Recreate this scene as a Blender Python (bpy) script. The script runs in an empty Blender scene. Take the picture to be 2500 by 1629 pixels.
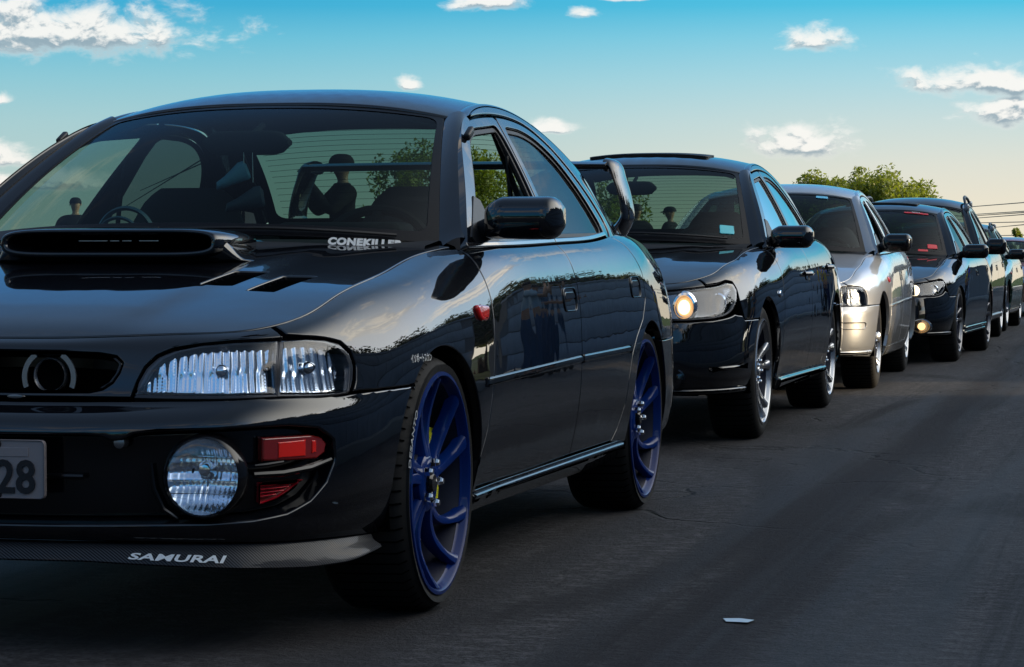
import bpy, bmesh, math, random
import numpy as np
from mathutils import Vector, Matrix, Euler
from mathutils.geometry import delaunay_2d_cdt
random.seed(3); np.random.seed(3)
SC = bpy.context.scene
COL = SC.collection
# ------------------------------------------------------------------ camera, sky, sun
cam_d = bpy.data.cameras.new('camera'); cam = bpy.data.objects.new('camera', cam_d); COL.objects.link(cam)
cam.location = (5.785, 2.433, 0.828)
YAW, PITCH = 3.386, -0.0292
cam.rotation_euler = (math.pi/2+PITCH, 0, YAW-math.pi/2)
cam_d.sensor_width = 36; cam_d.sensor_fit = 'HORIZONTAL'
cam_d.lens = 36*6230/2500
cam_d.clip_start = .1; cam_d.clip_end = 4000
cam_d.dof.use_dof = False
SC.camera = cam
SC.view_settings.view_transform = 'Standard'; SC.view_settings.look = 'None'
SC.view_settings.gamma = 1; SC.view_settings.use_curve_mapping = False
SC.view_settings.exposure = EXPO = 0.0
SC.cycles.max_bounces = 10; SC.cycles.transparent_max_bounces = 24
SC.cycles.caustics_reflective = False; SC.cycles.caustics_refractive = False
SUN_DIR = Vector((-.30, .95, .17)).normalized()      # towards the sun
SUN_EL = math.asin(SUN_DIR.z)

class NT:
    """tiny node-tree helper"""
    def __init__(s, nt): s.nt = nt; s.n = nt.nodes; s.l = nt.links
    def node(s, t, **kw):
        nd = s.n.new(t)
        for k, v in kw.items(): setattr(nd, k, v)
        return nd
    def set(s, sock, v):
        if hasattr(v, 'is_output') or isinstance(v, bpy.types.NodeSocket): s.l.new(v, sock)
        elif isinstance(v, tuple) and len(v) == 3 and sock.type == 'RGBA': sock.default_value = (*v, 1)
        else: sock.default_value = v
    def math(s, op, a, b=0.0, c=0.0, clamp=False):
        nd = s.node('ShaderNodeMath', operation=op, use_clamp=clamp)
        s.set(nd.inputs[0], a); s.set(nd.inputs[1], b); s.set(nd.inputs[2], c)
        return nd.outputs[0]
    def mix(s, f, a, b, bt='MIX', clamp=False):
        nd = s.node('ShaderNodeMix', data_type='RGBA', blend_type=bt, clamp_result=clamp)
        s.set(nd.inputs[0], f); s.set(nd.inputs[6], a); s.set(nd.inputs[7], b)
        return nd.outputs[2]
    def ramp(s, f, stops, interp='LINEAR'):
        nd = s.node('ShaderNodeValToRGB'); cr = nd.color_ramp; cr.interpolation = interp
        while len(cr.elements) > 1: cr.elements.remove(cr.elements[-1])
        cr.elements[0].position = stops[0][0]; cr.elements[0].color = (*stops[0][1], 1)
        for p, c in stops[1:]:
            e = cr.elements.new(p); e.color = (*c, 1)
        s.set(nd.inputs[0], f); return nd.outputs[0]
    def sstep(s, x, a, b):
        nd = s.node('ShaderNodeMapRange', interpolation_type='SMOOTHSTEP')
        s.set(nd.inputs[0], x); s.set(nd.inputs[1], a); s.set(nd.inputs[2], b); s.set(nd.inputs[3], 0.0); s.set(nd.inputs[4], 1.0)
        return nd.outputs[0]

def lin(h):
    h = h.lstrip('#'); r = [int(h[i:i+2], 16)/255 for i in (0, 2, 4)]
    return tuple(c/12.92 if c <= .04045 else ((c+.055)/1.055)**2.4 for c in r)

world = bpy.data.worlds.new('World'); SC.world = world; world.use_nodes = True
w = NT(world.node_tree); w.n.clear()
sky = w.node('ShaderNodeTexSky', sky_type='NISHITA', sun_disc=False, sun_elevation=SUN_EL)
sky.sun_rotation = math.atan2(SUN_DIR.x, SUN_DIR.y)
sky.air_density = 1.0; sky.dust_density = 1.0; sky.ozone_density = 2.0
tc = w.node('ShaderNodeTexCoord'); sp = w.node('ShaderNodeSeparateXYZ'); w.l.new(tc.outputs['Generated'], sp.inputs[0])
dx, dy, dz = sp.outputs
# elevation in degrees and azimuth in degrees measured right of the row of cars
elev = w.math('MULTIPLY', w.math('ARCSINE', dz), 57.2958)
vx, vy = math.cos(YAW), math.sin(YAW); rx, ry = vy, -vx
fwd = w.math('ADD', w.math('MULTIPLY', dx, vx), w.math('MULTIPLY', dy, vy))
rgt = w.math('ADD', w.math('MULTIPLY', dx, rx), w.math('MULTIPLY', dy, ry))
azim = w.math('MULTIPLY', w.math('ARCTAN2', rgt, fwd), 57.2958)
SKY_NODES = (elev, azim)
er = w.math('DIVIDE', elev, 60.0, clamp=True)
def EL(e): return e/60.0
cool = w.ramp(er, [(0.0, lin('C9D3C6')), (EL(1.0), lin('BFD1CA')), (EL(2.1), lin('B7D2D0')), (EL(3.1), lin('A9D1D6')), (EL(4.0), lin('90CCDA')), (EL(4.9), lin('6CC2DC')), (EL(5.7), lin('3AAFD8')), (EL(9), lin('4BA6E2')), (EL(20), lin('5A9CE0')), (EL(32), lin('7094C0')), (EL(60), lin('6880A0'))])
warm = w.ramp(er, [(0.0, lin('F6E9CE')), (EL(1.0), lin('F1E7D0')), (EL(2.1), lin('E2E4D8')), (EL(3.1), lin('CBE0E0')), (EL(4.0), lin('AEDBE6')), (EL(4.9), lin('88D2E8')), (EL(5.7), lin('4CC4E6')), (EL(9), lin('58B4E8')), (EL(20), lin('6AA6E2')), (EL(32), lin('7C9CC0')), (EL(60), lin('7086A0'))])
wf = w.sstep(azim, -9.0, 11.0)
grad = w.mix(wf, cool, warm)
# --- clouds: soft noise cut by an elongated mask round each cloud that the place shows, thinner ones all round the rest of the sky
cc = w.node('ShaderNodeCombineXYZ'); w.l.new(azim, cc.inputs[0]); w.l.new(elev, cc.inputs[1])
def noise(scale, detail, rough, sx=1.0, sy=1.0, off=0.0, vec=None, dist=0.0):
    mp = w.node('ShaderNodeMapping'); mp.inputs['Scale'].default_value = (sx, sy, 1); mp.inputs['Location'].default_value = (off, off*.7, off*.3)
    w.l.new(vec or cc.outputs[0], mp.inputs[0])
    n = w.node('ShaderNodeTexNoise'); n.inputs['Scale'].default_value = scale; n.inputs['Detail'].default_value = detail
    n.inputs['Roughness'].default_value = rough; n.inputs['Distortion'].default_value = dist
    w.l.new(mp.outputs[0], n.inputs['Vector']); return n.outputs[0]
def blob(a, e, ra, re_, flat, el):
    u = w.math('DIVIDE', w.math('SUBTRACT', azim, a), ra)
    v0 = w.math('SUBTRACT', el, e)
    vv = w.math('MAXIMUM', w.math('DIVIDE', v0, re_), w.math('DIVIDE', v0, -re_*flat))
    r2 = w.math('ADD', w.math('MULTIPLY', u, u), w.math('MULTIPLY', vv, vv))
    return w.math('SUBTRACT', 1.0, w.math('SQRT', r2))
PX = 6230.0
def A(x): return math.degrees(math.atan((x-1250)/PX))
def Ev(y): return (632.5-y)/PX*57.3
clouds = [(A(170), Ev(95), 3.6, .62, .7), (A(-60), Ev(70), 2.2, .9, .6), (A(1190), Ev(12), 1.05, .26, .6), (A(1425), Ev(38), .42, .16, .6), (A(1520), Ev(2), .7, .1, .6),
          (A(1000), Ev(212), .32, .22, .35), (A(1995), Ev(112), .95, .30, .55), (A(2420), Ev(216), 2.3, .42, .5), (A(2450), Ev(290), 1.1, .36, .6),
          (A(1960), Ev(362), 1.25, .55, .45), (A(20), Ev(395), .9, .32, .6), (A(1340), Ev(318), .75, .2, .5), (A(0), Ev(255), .4, .18, .5), (A(60), Ev(455), 2.4, .3, .5)]
def density(de):
    el = w.math('ADD', elev, de) if de else elev
    c2 = w.node('ShaderNodeCombineXYZ'); w.l.new(azim, c2.inputs[0]); w.l.new(el, c2.inputs[1])
    m = None
    for a_, e_, ra, re_, fl in clouds:
        b_ = blob(a_, e_, ra*1.2, re_*1.5, fl, el)
        m = b_ if m is None else w.math('MAXIMUM', m, b_)
    n = noise(1.25, 9, .60, .85, 1.45, vec=c2.outputs[0], dist=.25)
    return w.math('ADD', w.math('MULTIPLY', w.math('SUBTRACT', n, .5), 2.5), w.math('MULTIPLY', m, 1.3))
dens = density(0); densu = density(.16)
cmask = w.sstep(dens, .08, .92)
lit = w.sstep(w.math('SUBTRACT', dens, densu), -.22, .20)
edge = w.sstep(dens, .95, .25)
lit = w.math('MAXIMUM', lit, w.math('MULTIPLY', edge, .75))
ccol = w.mix(lit, lin('9AAEBA'), lin('FFFDF8'))
low = w.sstep(elev, 3.2, .3)
ccol = w.mix(w.math('MULTIPLY', low, .32), ccol, lin('F6E8D4'))
# the rest of the sky, outside the narrow view: broken evening cumulus in true directions
gen = w.node('ShaderNodeVectorMath', operation='NORMALIZE'); w.l.new(tc.outputs['Generated'], gen.inputs[0])
g = w.node('ShaderNodeCombineXYZ'); w.l.new(w.math('MULTIPLY', azim, .045), g.inputs[0]); w.l.new(w.math('MULTIPLY', elev, .13), g.inputs[1])
bn = noise(1.0, 9, .6, 1, 1, off=2.0, vec=g.outputs[0]); bn2 = noise(1.0, 9, .6, 1, 1, off=2.06, vec=g.outputs[0])
away = w.sstep(w.math('ABSOLUTE', azim), 13.0, 22.0)
bmask = w.math('MULTIPLY', w.sstep(bn, .50, .62), away)
bmask = w.math('MULTIPLY', bmask, w.math('SUBTRACT', 1.0, w.sstep(elev, 26.0, 48.0)))
bcol = w.mix(w.sstep(w.math('SUBTRACT', bn, bn2), -.03, .03), lin('8E93A0'), lin('FFF0DC'))
col = w.mix(w.math('MULTIPLY', cmask, .93), grad, ccol)
col = w.mix(w.math('MULTIPLY', bmask, .9), col, bcol)
# below the horizon: dull ground tone
col = w.mix(w.sstep(elev, -.3, -1.5), col, (.03, .032, .035, 1))
# the sky grows brighter and warmer towards the low sun, out of frame on the right
cs = w.math('ADD', w.math('ADD', w.math('MULTIPLY', dx, SUN_DIR.x), w.math('MULTIPLY', dy, SUN_DIR.y)), w.math('MULTIPLY', dz, SUN_DIR.z))
glow = w.math('ADD', 1.0, w.math('ADD', w.math('MULTIPLY', w.sstep(cs, .27, 1.0), 4.6), w.math('MULTIPLY', w.math('POWER', w.math('MAXIMUM', cs, 0.0), 24.0), 4.0)))
warmed = w.mix(w.math('MULTIPLY', w.sstep(cs, .27, .80), .72), col, lin('F4EEE0'))
gv = w.node('ShaderNodeVectorMath', operation='SCALE'); w.l.new(warmed, gv.inputs[0]); w.l.new(glow, gv.inputs[3])
nish = w.mix(1.0, sky.outputs[0], (0.07, 0.07, 0.07, 1), 'MULTIPLY')
fin = w.mix(0.04, gv.outputs[0], nish)
bg = w.node('ShaderNodeBackground'); w.l.new(fin, bg.inputs[0]); bg.inputs[1].default_value = 1.0
wo = w.node('ShaderNodeOutputWorld'); w.l.new(bg.outputs[0], wo.inputs[0])

sun_d = bpy.data.lights.new('sun', 'SUN'); sun_d.energy = 4.5; sun_d.angle = math.radians(.6); sun_d.color = (1.0, .74, .42)
sun = bpy.data.objects.new('sun', sun_d); COL.objects.link(sun)
sun.rotation_euler = SUN_DIR.to_track_quat('Z', 'Y').to_euler()
# ------------------------------------------------------------------ surfaces of a car body
def nspline(t, y, tq):
    """natural cubic spline, y may be 2D (rows = knots)"""
    t = np.asarray(t, float); y = np.asarray(y, float); one = y.ndim == 1
    if one: y = y[:, None]
    n = len(t); h = np.diff(t)
    A_ = np.zeros((n, n)); B_ = np.zeros_like(y); A_[0, 0] = A_[-1, -1] = 1
    for i in range(1, n-1):
        A_[i, i-1] = h[i-1]; A_[i, i] = 2*(h[i-1]+h[i]); A_[i, i+1] = h[i]
        B_[i] = 3*((y[i+1]-y[i])/h[i]-(y[i]-y[i-1])/h[i-1])
    c = np.linalg.solve(A_, B_)
    tq = np.asarray(tq, float); k = np.clip(np.searchsorted(t, tq, side='right')-1, 0, n-2)
    dt = (tq-t[k])[:, None]; hk = h[k][:, None]
    b = (y[k+1]-y[k])/hk-hk*(2*c[k]+c[k+1])/3; d = (c[k+1]-c[k])/(3*hk)
    r = y[k]+b*dt+c[k]*dt**2+d*dt**3
    return r[:, 0] if one else r
def pchip(t, y, tq):
    t = np.asarray(t, float); y = np.asarray(y, float); one = y.ndim == 1
    if one: y = y[:, None]
    h = np.diff(t)[:, None]; dl = np.diff(y, axis=0)/h; m = np.zeros_like(y)
    a, b = dl[:-1], dl[1:]; ok = a*b > 0; w1 = 2*h[1:]+h[:-1]; w2 = h[1:]+2*h[:-1]
    with np.errstate(divide='ignore', invalid='ignore'):
        mm = (w1+w2)/(w1/a+w2/b)
    m[1:-1] = np.where(ok, mm, 0); m[0] = dl[0]; m[-1] = dl[-1]
    tq = np.asarray(tq, float); k = np.clip(np.searchsorted(t, tq, side='right')-1, 0, len(t)-2)
    hk = h[k]; s = (tq[:, None]-t[k][:, None])/hk
    r = y[k]*(1+2*s)*(1-s)**2+m[k]*hk*s*(1-s)**2+y[k+1]*s*s*(3-2*s)+m[k+1]*hk*s*s*(s-1)
    return r[:, 0] if one else r
def smooth_rows(a, axis, k):
    for _ in range(2):
        p = np.concatenate([2*np.take(a, [0], axis)-np.take(a, range(k, 0, -1), axis), a, 2*np.take(a, [-1], axis)-np.take(a, range(-2, -k-2, -1), axis)], axis)
        cs = np.cumsum(p, axis); z = np.zeros_like(np.take(cs, [0], axis)); cs = np.concatenate([z, cs], axis)
        n = a.shape[axis]; a = (np.take(cs, range(2*k+1, 2*k+1+n), axis)-np.take(cs, range(0, n), axis))/(2*k+1)
    return a
def unit(v): return v/np.maximum(np.linalg.norm(v, axis=-1, keepdims=True), 1e-9)

class Body:
    """lower body: a plan outline swept by a profile; u = metres round the car from the nose, v = height row.  u < 0 is the car's right side"""
    VR = 10
    def __init__(s, st, hood=None, tail=None):
        pts = np.array([q[:2] for q in st], float); n = len(st)
        Z = np.array([q[2] for q in st], float); D = np.array([q[3] for q in st], float); s.nr = Z.shape[1]
        P = np.vstack([pts[2:0:-1]*[1, -1], pts, pts[-2:-4:-1]*[1, -1]])
        t = np.r_[0, np.cumsum(np.linalg.norm(np.diff(P, axis=0), axis=1))]
        tq = np.linspace(t[2], t[2+n-1], 1400); q = nspline(t, P, tq)
        L = np.r_[0, np.cumsum(np.linalg.norm(np.diff(q, axis=0), axis=1))]; s.L = L[-1]
        sk = np.interp(t[2:2+n], tq, L); s.sk = sk
        s.NU = 700; s.U = np.linspace(0, s.L, s.NU)
        base = np.stack([np.interp(s.U, L, q[:, i]) for i in (0, 1)], 1)
        T = np.gradient(base, s.U, axis=0); T = smooth_rows(unit(T), 0, 4); T[0] = [0, 1]; T[-1] = [0, -1]; T = unit(T)
        N = np.stack([T[:, 1], -T[:, 0]], 1)
        ks = np.r_[-sk[2], -sk[1], sk, 2*s.L-sk[-2], 2*s.L-sk[-3]]
        ext = lambda a: np.vstack([a[2:0:-1], a, a[-2:-4:-1]])
        Zs = nspline(ks, ext(Z), s.U); Ds = nspline(ks, ext(D), s.U)
        s.NV = (s.nr-1)*s.VR+1; s.V = np.linspace(0, s.nr-1, s.NV)
        Zv = pchip(np.arange(s.nr), Zs.T, s.V).T; Dv = pchip(np.arange(s.nr), Ds.T, s.V).T
        if hood is not None or tail is not None:
            X = base[:, 0]-N[:, 0]*Dv[:, -1]; Y = base[:, 1]-N[:, 1]*Dv[:, -1]
            for f, lo, hi in ((hood), (tail)) if False else [h for h in (hood, tail) if h]:
                m_ = (s.U >= lo) & (s.U <= hi); w_ = np.clip(np.minimum((s.U-lo+(.0 if lo > 0 else 9))/.35, (hi-s.U+(0 if hi < s.L else 9))/.35), 0, 1)
                w_ = w_*w_*(3-2*w_)*m_
                delta = (f(X, Y)-Zv[:, -1])*w_
                wt = np.clip((s.V-(s.nr-1)+3)/3, 0, 1); wt = wt*wt
                Zv += delta[:, None]*wt[None, :]
        Zv = smooth_rows(Zv, 1, 3); Dv = smooth_rows(Dv, 1, 3)
        G = np.zeros((s.NU, s.NV, 3))
        G[..., 0] = base[:, None, 0]-N[:, None, 0]*Dv; G[..., 1] = base[:, None, 1]-N[:, None, 1]*Dv; G[..., 2] = Zv
        s.G = G
        Gx = np.concatenate([G[3:0:-1]*[1, -1, 1], G, G[-2:-5:-1]*[1, -1, 1]], 0)
        gu = np.gradient(Gx, axis=0)[3:-3]; gv = np.gradient(G, axis=1)
        s.Nn = unit(np.cross(gu, gv)); 
    def __call__(s, u, v):
        u = np.asarray(u, float); v = np.asarray(v, float); sg = np.where(u < 0, -1.0, 1.0)
        a = np.clip(np.abs(u)/s.L*(s.NU-1), 0, s.NU-1.0001); b = np.clip(v*s.VR, 0, s.NV-1.0001)
        i = a.astype(int); j = b.astype(int); fa = (a-i)[..., None]; fb = (b-j)[..., None]
        def L_(T): return (T[i, j]*(1-fa)*(1-fb)+T[i+1, j]*fa*(1-fb)+T[i, j+1]*(1-fa)*fb+T[i+1, j+1]*fa*fb)
        p = L_(s.G); n = unit(L_(s.Nn)); p[..., 1] *= sg; n[..., 1] *= sg
        return p, n
    def vz(s, u, z):
        """row of height z at u"""
        a = min(abs(u)/s.L*(s.NU-1), s.NU-1.001); i = int(a); f = a-i
        zz = s.G[i, :, 2]*(1-f)+s.G[i+1, :, 2]*f
        return float(np.interp(z, np.maximum.accumulate(zz+np.arange(len(zz))*1e-7), s.V))
    def xz(s, x, z, rear=False):
        """(u, v) of the side point at x, z"""
        u = s.u_of_x(x)
        for _ in range(12):
            v = s.vz(u, z); p, _n = s(u, v); e = p[0]-x
            if abs(e) < 1e-4: break
            u = min(max(u+e*.9, .4), s.L-.4)
        return u, s.vz(u, z)
    def u_of_x(s, x):
        X = s.G[:, s.NV//2, 0]; return float(np.interp(-x, -X, s.U))
    def yz(s, y, z, rear=False):
        """(u, v) of the nose point at y, z"""
        sg = -1 if y < 0 else 1; y = abs(y); u = y if not rear else s.L-y
        for _ in range(30):
            v = s.vz(u, z); p, _n = s(u, v); e = y-p[1]
            if abs(e) < 1e-4: break
            u = u+e*.8*(-1 if rear else 1)
        return sg*u, v
    def vside(s, x): pass

def FD(f, e=1e-3):
    """wrap f(u, v) -> points as a surface with normals"""
    def g(u, v):
        u = np.asarray(u, float); v = np.asarray(v, float)
        p = f(u, v); a = f(u+e, v)-f(u-e, v); b = f(u, v+e)-f(u, v-e)
        return p, unit(np.cross(a, b))
    return g
def flip(s):
    def g(u, v):
        p, n = s(u, v); return p, -n
    return g
def mirror_y(s):
    def g(u, v):
        p, n = s(u, v); p = p*np.array([1, -1, 1]); n = n*np.array([1, -1, 1]); return p, n
    return g
# ------------------------------------------------------------------ mesh helpers
def link(name, me, parent=None, mat=None):
    o = bpy.data.objects.new(name, me); COL.objects.link(o)
    if parent is not None: o.parent = parent
    if mat is not None:
        for m_ in (mat if isinstance(mat, (list, tuple)) else [mat]): me.materials.append(m_)
    return o
def raw_mesh(name, V, F, Nrm=None, mats=None, smooth=True):
    me = bpy.data.meshes.new(name); me.from_pydata([tuple(map(float, v)) for v in V], [], [tuple(map(int, f)) for f in F])
    if smooth: me.polygons.foreach_set('use_smooth', [True]*len(me.polygons))
    if mats is not None: me.polygons.foreach_set('material_index', mats)
    me.update()
    if Nrm is not None: me.normals_split_custom_set_from_vertices([tuple(map(float, n)) for n in Nrm])
    return me
def inside(P, poly):
    x, y = P[:, 0], P[:, 1]; r = np.zeros(len(P), bool); q = np.asarray(poly); n = len(q)
    for i in range(n):
        x0, y0 = q[i]; x1, y1 = q[(i+1) % n]
        if y0 == y1: continue
        c = ((y0 > y) != (y1 > y)) & (x < (x1-x0)*(y-y0)/(y1-y0)+x0); r ^= c
    return r
def resample(poly, step, closed=True, su=1.0, sv=1.0):
    q = np.asarray(poly, float); q2 = np.vstack([q, q[:1]]) if closed else q; out = []
    for a, b in zip(q2[:-1], q2[1:]):
        L = math.hypot((b[0]-a[0])*su, (b[1]-a[1])*sv); n = max(1, int(math.ceil(L/step)))
        for k in range(n): out.append(a+(b-a)*k/n)
    if not closed: out.append(q2[-1])
    return np.array(out)
def fill_data(outline, surf, holes=(), su=1.0, sv=1.0, step=.02, edge=.012, depth=.012, gap=.0018, rnd=.003, lift=0.0, disp=None, hole_depth=None, scale_uv=None):
    """a panel: its outline (in the surface's own u, v) filled, edges rolled over and turned in by depth"""
    loops = [resample(outline, edge, True, su, sv)]+[resample(h, edge, True, su, sv) for h in holes]
    S = np.array([su, sv]); pts = [l*S for l in loops]
    A0 = pts[0]; mn, mx = A0.min(0), A0.max(0)
    gx = np.arange(mn[0]+step*.5, mx[0], step); gy = np.arange(mn[1]+step*.5, mx[1], step)
    P = np.array([(x+(k % 2)*step*.5, y) for k, y in enumerate(gy) for x in gx]) if len(gx) and len(gy) else np.zeros((0, 2))
    if len(P):
        m_ = inside(P, A0)
        for h in pts[1:]: m_ &= ~inside(P, h)
        P = P[m_]
        Bd = np.vstack(pts)
        if len(P):
            keep = np.ones(len(P), bool)
            for k in range(0, len(P), 2000):
                d = ((P[k:k+2000, None, :]-Bd[None])**2).sum(2).min(1); keep[k:k+2000] = d > (step*.42)**2
            P = P[keep]
    allp = np.vstack(pts+[P]) if len(P) else np.vstack(pts)
    edges = []; o = 0; faces = []
    for l in pts:
        n = len(l); edges += [(o+i, o+(i+1) % n) for i in range(n)]; o += n
    vo, eo, fo, ov, oe, of = delaunay_2d_cdt([Vector((float(a), float(b))) for a, b in allp], edges, [], 1 if not holes else 0, 1e-7)
    V2 = np.array([(v.x, v.y) for v in vo]); F = [list(f) for f in fo]
    if holes or True:
        cen = np.array([V2[f].mean(0) for f in F]); m_ = inside(cen, pts[0])
        for h in pts[1:]: m_ &= ~inside(cen, h)
        F = [f for f, k in zip(F, m_) if k]
    u, v = V2[:, 0]/su, V2[:, 1]/sv
    pos, nrm = surf(u, v)
    if disp is not None: pos = pos-nrm*disp(u, v, pos)[:, None]
    if lift: pos = pos+nrm*lift
    # orientation
    a, b, c = (pos[[f[i] for f in F]] for i in (0, 1, 2))
    if (np.cross(b-a, c-a)*nrm[[f[0] for f in F]]).sum() < 0: F = [f[::-1] for f in F]
    V = [p for p in pos]; Nn = [q for q in nrm]
    inv = {}
    for i, l in enumerate(ov):
        for k in l: inv[k] = i
    o = 0
    for li, l in enumerate(pts):
        n = len(l); idx = [inv[o+i] for i in range(n)]; o += n
        idx = [q for k, q in enumerate(idx) if q != idx[k-1]]; n = len(idx)
        if n < 3: continue
        Q = pos[idx]; Nq = nrm[idx]
        tg = unit(np.roll(Q, -1, 0)-np.roll(Q, 1, 0)); out = unit(np.cross(tg, Nq))
        ar = (np.cross(np.roll(V2[idx], -1, 0)-V2[idx][:1], V2[idx]-V2[idx][:1])).sum()
        # outward: away from the filled side
        flip_ = 1.0
        mid = V2[idx]; test = V2[idx[0]]
        c2 = out.copy()
        # decide sign by checking which side the area lies on
        pr = surf((mid[:, 0])/su, (mid[:, 1])/sv)[0]
        e2 = np.roll(mid, -1, 0)-mid; nl = np.stack([e2[:, 1], -e2[:, 0]], 1); nl = nl/np.maximum(np.linalg.norm(nl, axis=1, keepdims=True), 1e-9)
        mm = (mid+np.roll(mid, -1, 0))/2; eps = edge*.15
        ins = inside(mm+nl*eps, pts[0])
        for h in pts[1:]: ins &= ~inside(mm+nl*eps, h)
        if ins.mean() > .5: nl = -nl
        p2 = surf((mm+nl*eps)[:, 0]/su, (mm+nl*eps)[:, 1]/sv)[0]-surf(mm[:, 0]/su, mm[:, 1]/sv)[0]
        if (p2*out).sum() < 0: out = -out
        for k, q in enumerate(idx): V[q] = V[q]-out[k]*(gap+rnd)
        dep = depth if li == 0 or hole_depth is None else hole_depth
        b1 = len(V); V += list(pos[idx]-out*(gap+rnd*.3)-Nq*rnd*.3); Nn += list(unit(out+Nq))
        b2 = len(V); V += list(pos[idx]-out*gap-Nq*rnd); Nn += list(out)
        b3 = len(V); V += list(pos[idx]-out*gap-Nq*(dep+rnd)); Nn += list(out)
        rows = [idx, range(b1, b1+n), range(b2, b2+n), range(b3, b3+n)]
        for ra, rb in zip(rows[:-1], rows[1:]):
            for k in range(n):
                a_, b_, c_, d_ = ra[k], ra[(k+1) % n], rb[(k+1) % n], rb[k]
                fc = [a_, b_, c_, d_]
                nn = np.cross(np.array(V[b_])-V[a_], np.array(V[d_])-V[a_])
                if (nn*(out[k]+Nq[k]*.3)).sum() < 0: fc = fc[::-1]
                F.append(fc)
    return V, F, Nn
def fill(name, outline, surf, parent, mat, **kw):
    V, F, Nn = fill_data(outline, surf, **kw)
    return link(name, raw_mesh(name, V, F, Nn), parent, mat)
def loft_data(rows, close_u=False, close_v=False, cap=False):
    R_ = [np.asarray(r, float) for r in rows]; n = len(R_[0]); V = np.vstack(R_); F = []
    nr = len(R_)
    for i in range(nr if close_v else nr-1):
        for j in range(n if close_u else n-1):
            a = i*n+j; b = i*n+(j+1) % n; c = ((i+1) % nr)*n+(j+1) % n; d = ((i+1) % nr)*n+j
            F.append((a, b, c, d))
    if cap:
        F.append(tuple(range(n))[::-1]); F.append(tuple(range((nr-1)*n, nr*n)))
    return V, F
def loft(name, rows, parent, mat, close_u=False, close_v=False, cap=False, smooth=True):
    V, F = loft_data(rows, close_u, close_v, cap)
    me = raw_mesh(name, V, F, smooth=smooth)
    if close_u or close_v or cap:
        bm = bmesh.new(); bm.from_mesh(me); bmesh.ops.recalc_face_normals(bm, faces=bm.faces); bm.to_mesh(me); bm.free()
    if cap and smooth: me.set_sharp_from_angle(angle=math.radians(50))
    return link(name, me, parent, mat)
class MB:
    """collects simple shapes and links them as ONE mesh object"""
    def __init__(s): s.V = []; s.F = []
    def add(s, V, F):
        o = len(s.V); s.V += [tuple(map(float, v)) for v in V]; s.F += [tuple(int(i)+o for i in f) for f in F]; return s
    def box(s, c, d, rot=None, bev=0.0):
        bm = bmesh.new(); bmesh.ops.create_cube(bm, size=1)
        bmesh.ops.scale(bm, vec=d, verts=bm.verts)
        if bev: bmesh.ops.bevel(bm, geom=bm.edges[:], offset=bev, segments=3, profile=.5, affect='EDGES', clamp_overlap=True)
        M = Matrix.Translation(c) @ (rot.to_matrix().to_4x4() if rot else Matrix())
        bmesh.ops.transform(bm, matrix=M, verts=bm.verts); bm.verts.index_update()
        s.add([v.co for v in bm.verts], [[v.index for v in f.verts] for f in bm.faces]); bm.free(); return s
    def tube(s, pts, r, n=10, caps=True, flat=1.0):
        P = [Vector(p) for p in pts]; rr = r if hasattr(r, '__len__') else [r]*len(P); V = []; F = []
        up = Vector((0, 0, 1))
        for i, p in enumerate(P):
            t = (P[min(i+1, len(P)-1)]-P[max(i-1, 0)]).normalized()
            a = t.cross(up)
            if a.length < .05: a = t.cross(Vector((1, 0, 0)))
            a.normalize(); b = a.cross(t).normalized()
            for k in range(n):
                th = 2*math.pi*k/n; V.append(p+a*math.cos(th)*rr[i]+b*math.sin(th)*rr[i]*flat)
        for i in range(len(P)-1):
            for k in range(n): F.append((i*n+k, i*n+(k+1) % n, (i+1)*n+(k+1) % n, (i+1)*n+k))
        if caps: F.append(tuple(range(n))[::-1]); F.append(tuple(range((len(P)-1)*n, len(P)*n)))
        return s.add(V, F)
    def lathe(s, prof, n=48, axis='y', c=(0, 0, 0), a0=0, a1=2*math.pi):
        """prof: (radius, offset along the axis)"""
        V = []; F = []; m_ = len(prof); full = abs(a1-a0-2*math.pi) < 1e-6; nn = n if full else n+1
        for k in range(nn):
            th = a0+(a1-a0)*k/n; cs, sn = math.cos(th), math.sin(th)
            for r, o in prof:
                V.append({'y': (c[0]+r*cs, c[1]+o, c[2]+r*sn), 'z': (c[0]+r*cs, c[1]+r*sn, c[2]+o), 'x': (c[0]+o, c[1]+r*cs, c[2]+r*sn)}[axis])
        for k in range(n):
            k2 = (k+1) % nn
            for j in range(m_-1): F.append((k*m_+j, k*m_+j+1, k2*m_+j+1, k2*m_+j))
        return s.add(V, F)
    def mesh(s, name, smooth=True, angle=40):
        me = raw_mesh(name, s.V, s.F, smooth=smooth)
        bm = bmesh.new(); bm.from_mesh(me); bmesh.ops.remove_doubles(bm, verts=bm.verts, dist=1e-6); bmesh.ops.recalc_face_normals(bm, faces=bm.faces); bm.to_mesh(me); bm.free()
        if smooth: me.set_sharp_from_angle(angle=math.radians(angle))
        return me
    def build(s, name, parent, mat, smooth=True, angle=40, loc=None, rot=None):
        o = link(name, s.mesh(name, smooth, angle), parent, mat)
        if loc: o.location = loc
        if rot: o.rotation_euler = rot
        return o
def empty(name, loc=(0, 0, 0), rz=0.0, parent=None):
    o = bpy.data.objects.new(name, None); COL.objects.link(o); o.location = loc; o.rotation_euler = (0, 0, rz); o.empty_display_size = .2
    if parent is not None: o.parent = parent
    return o
def tag(o, label=None, cat=None, group=None, kind=None):
    if label: o['label'] = label
    if cat: o['category'] = cat
    if group: o['group'] = group
    if kind: o['kind'] = kind
    return o
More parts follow.
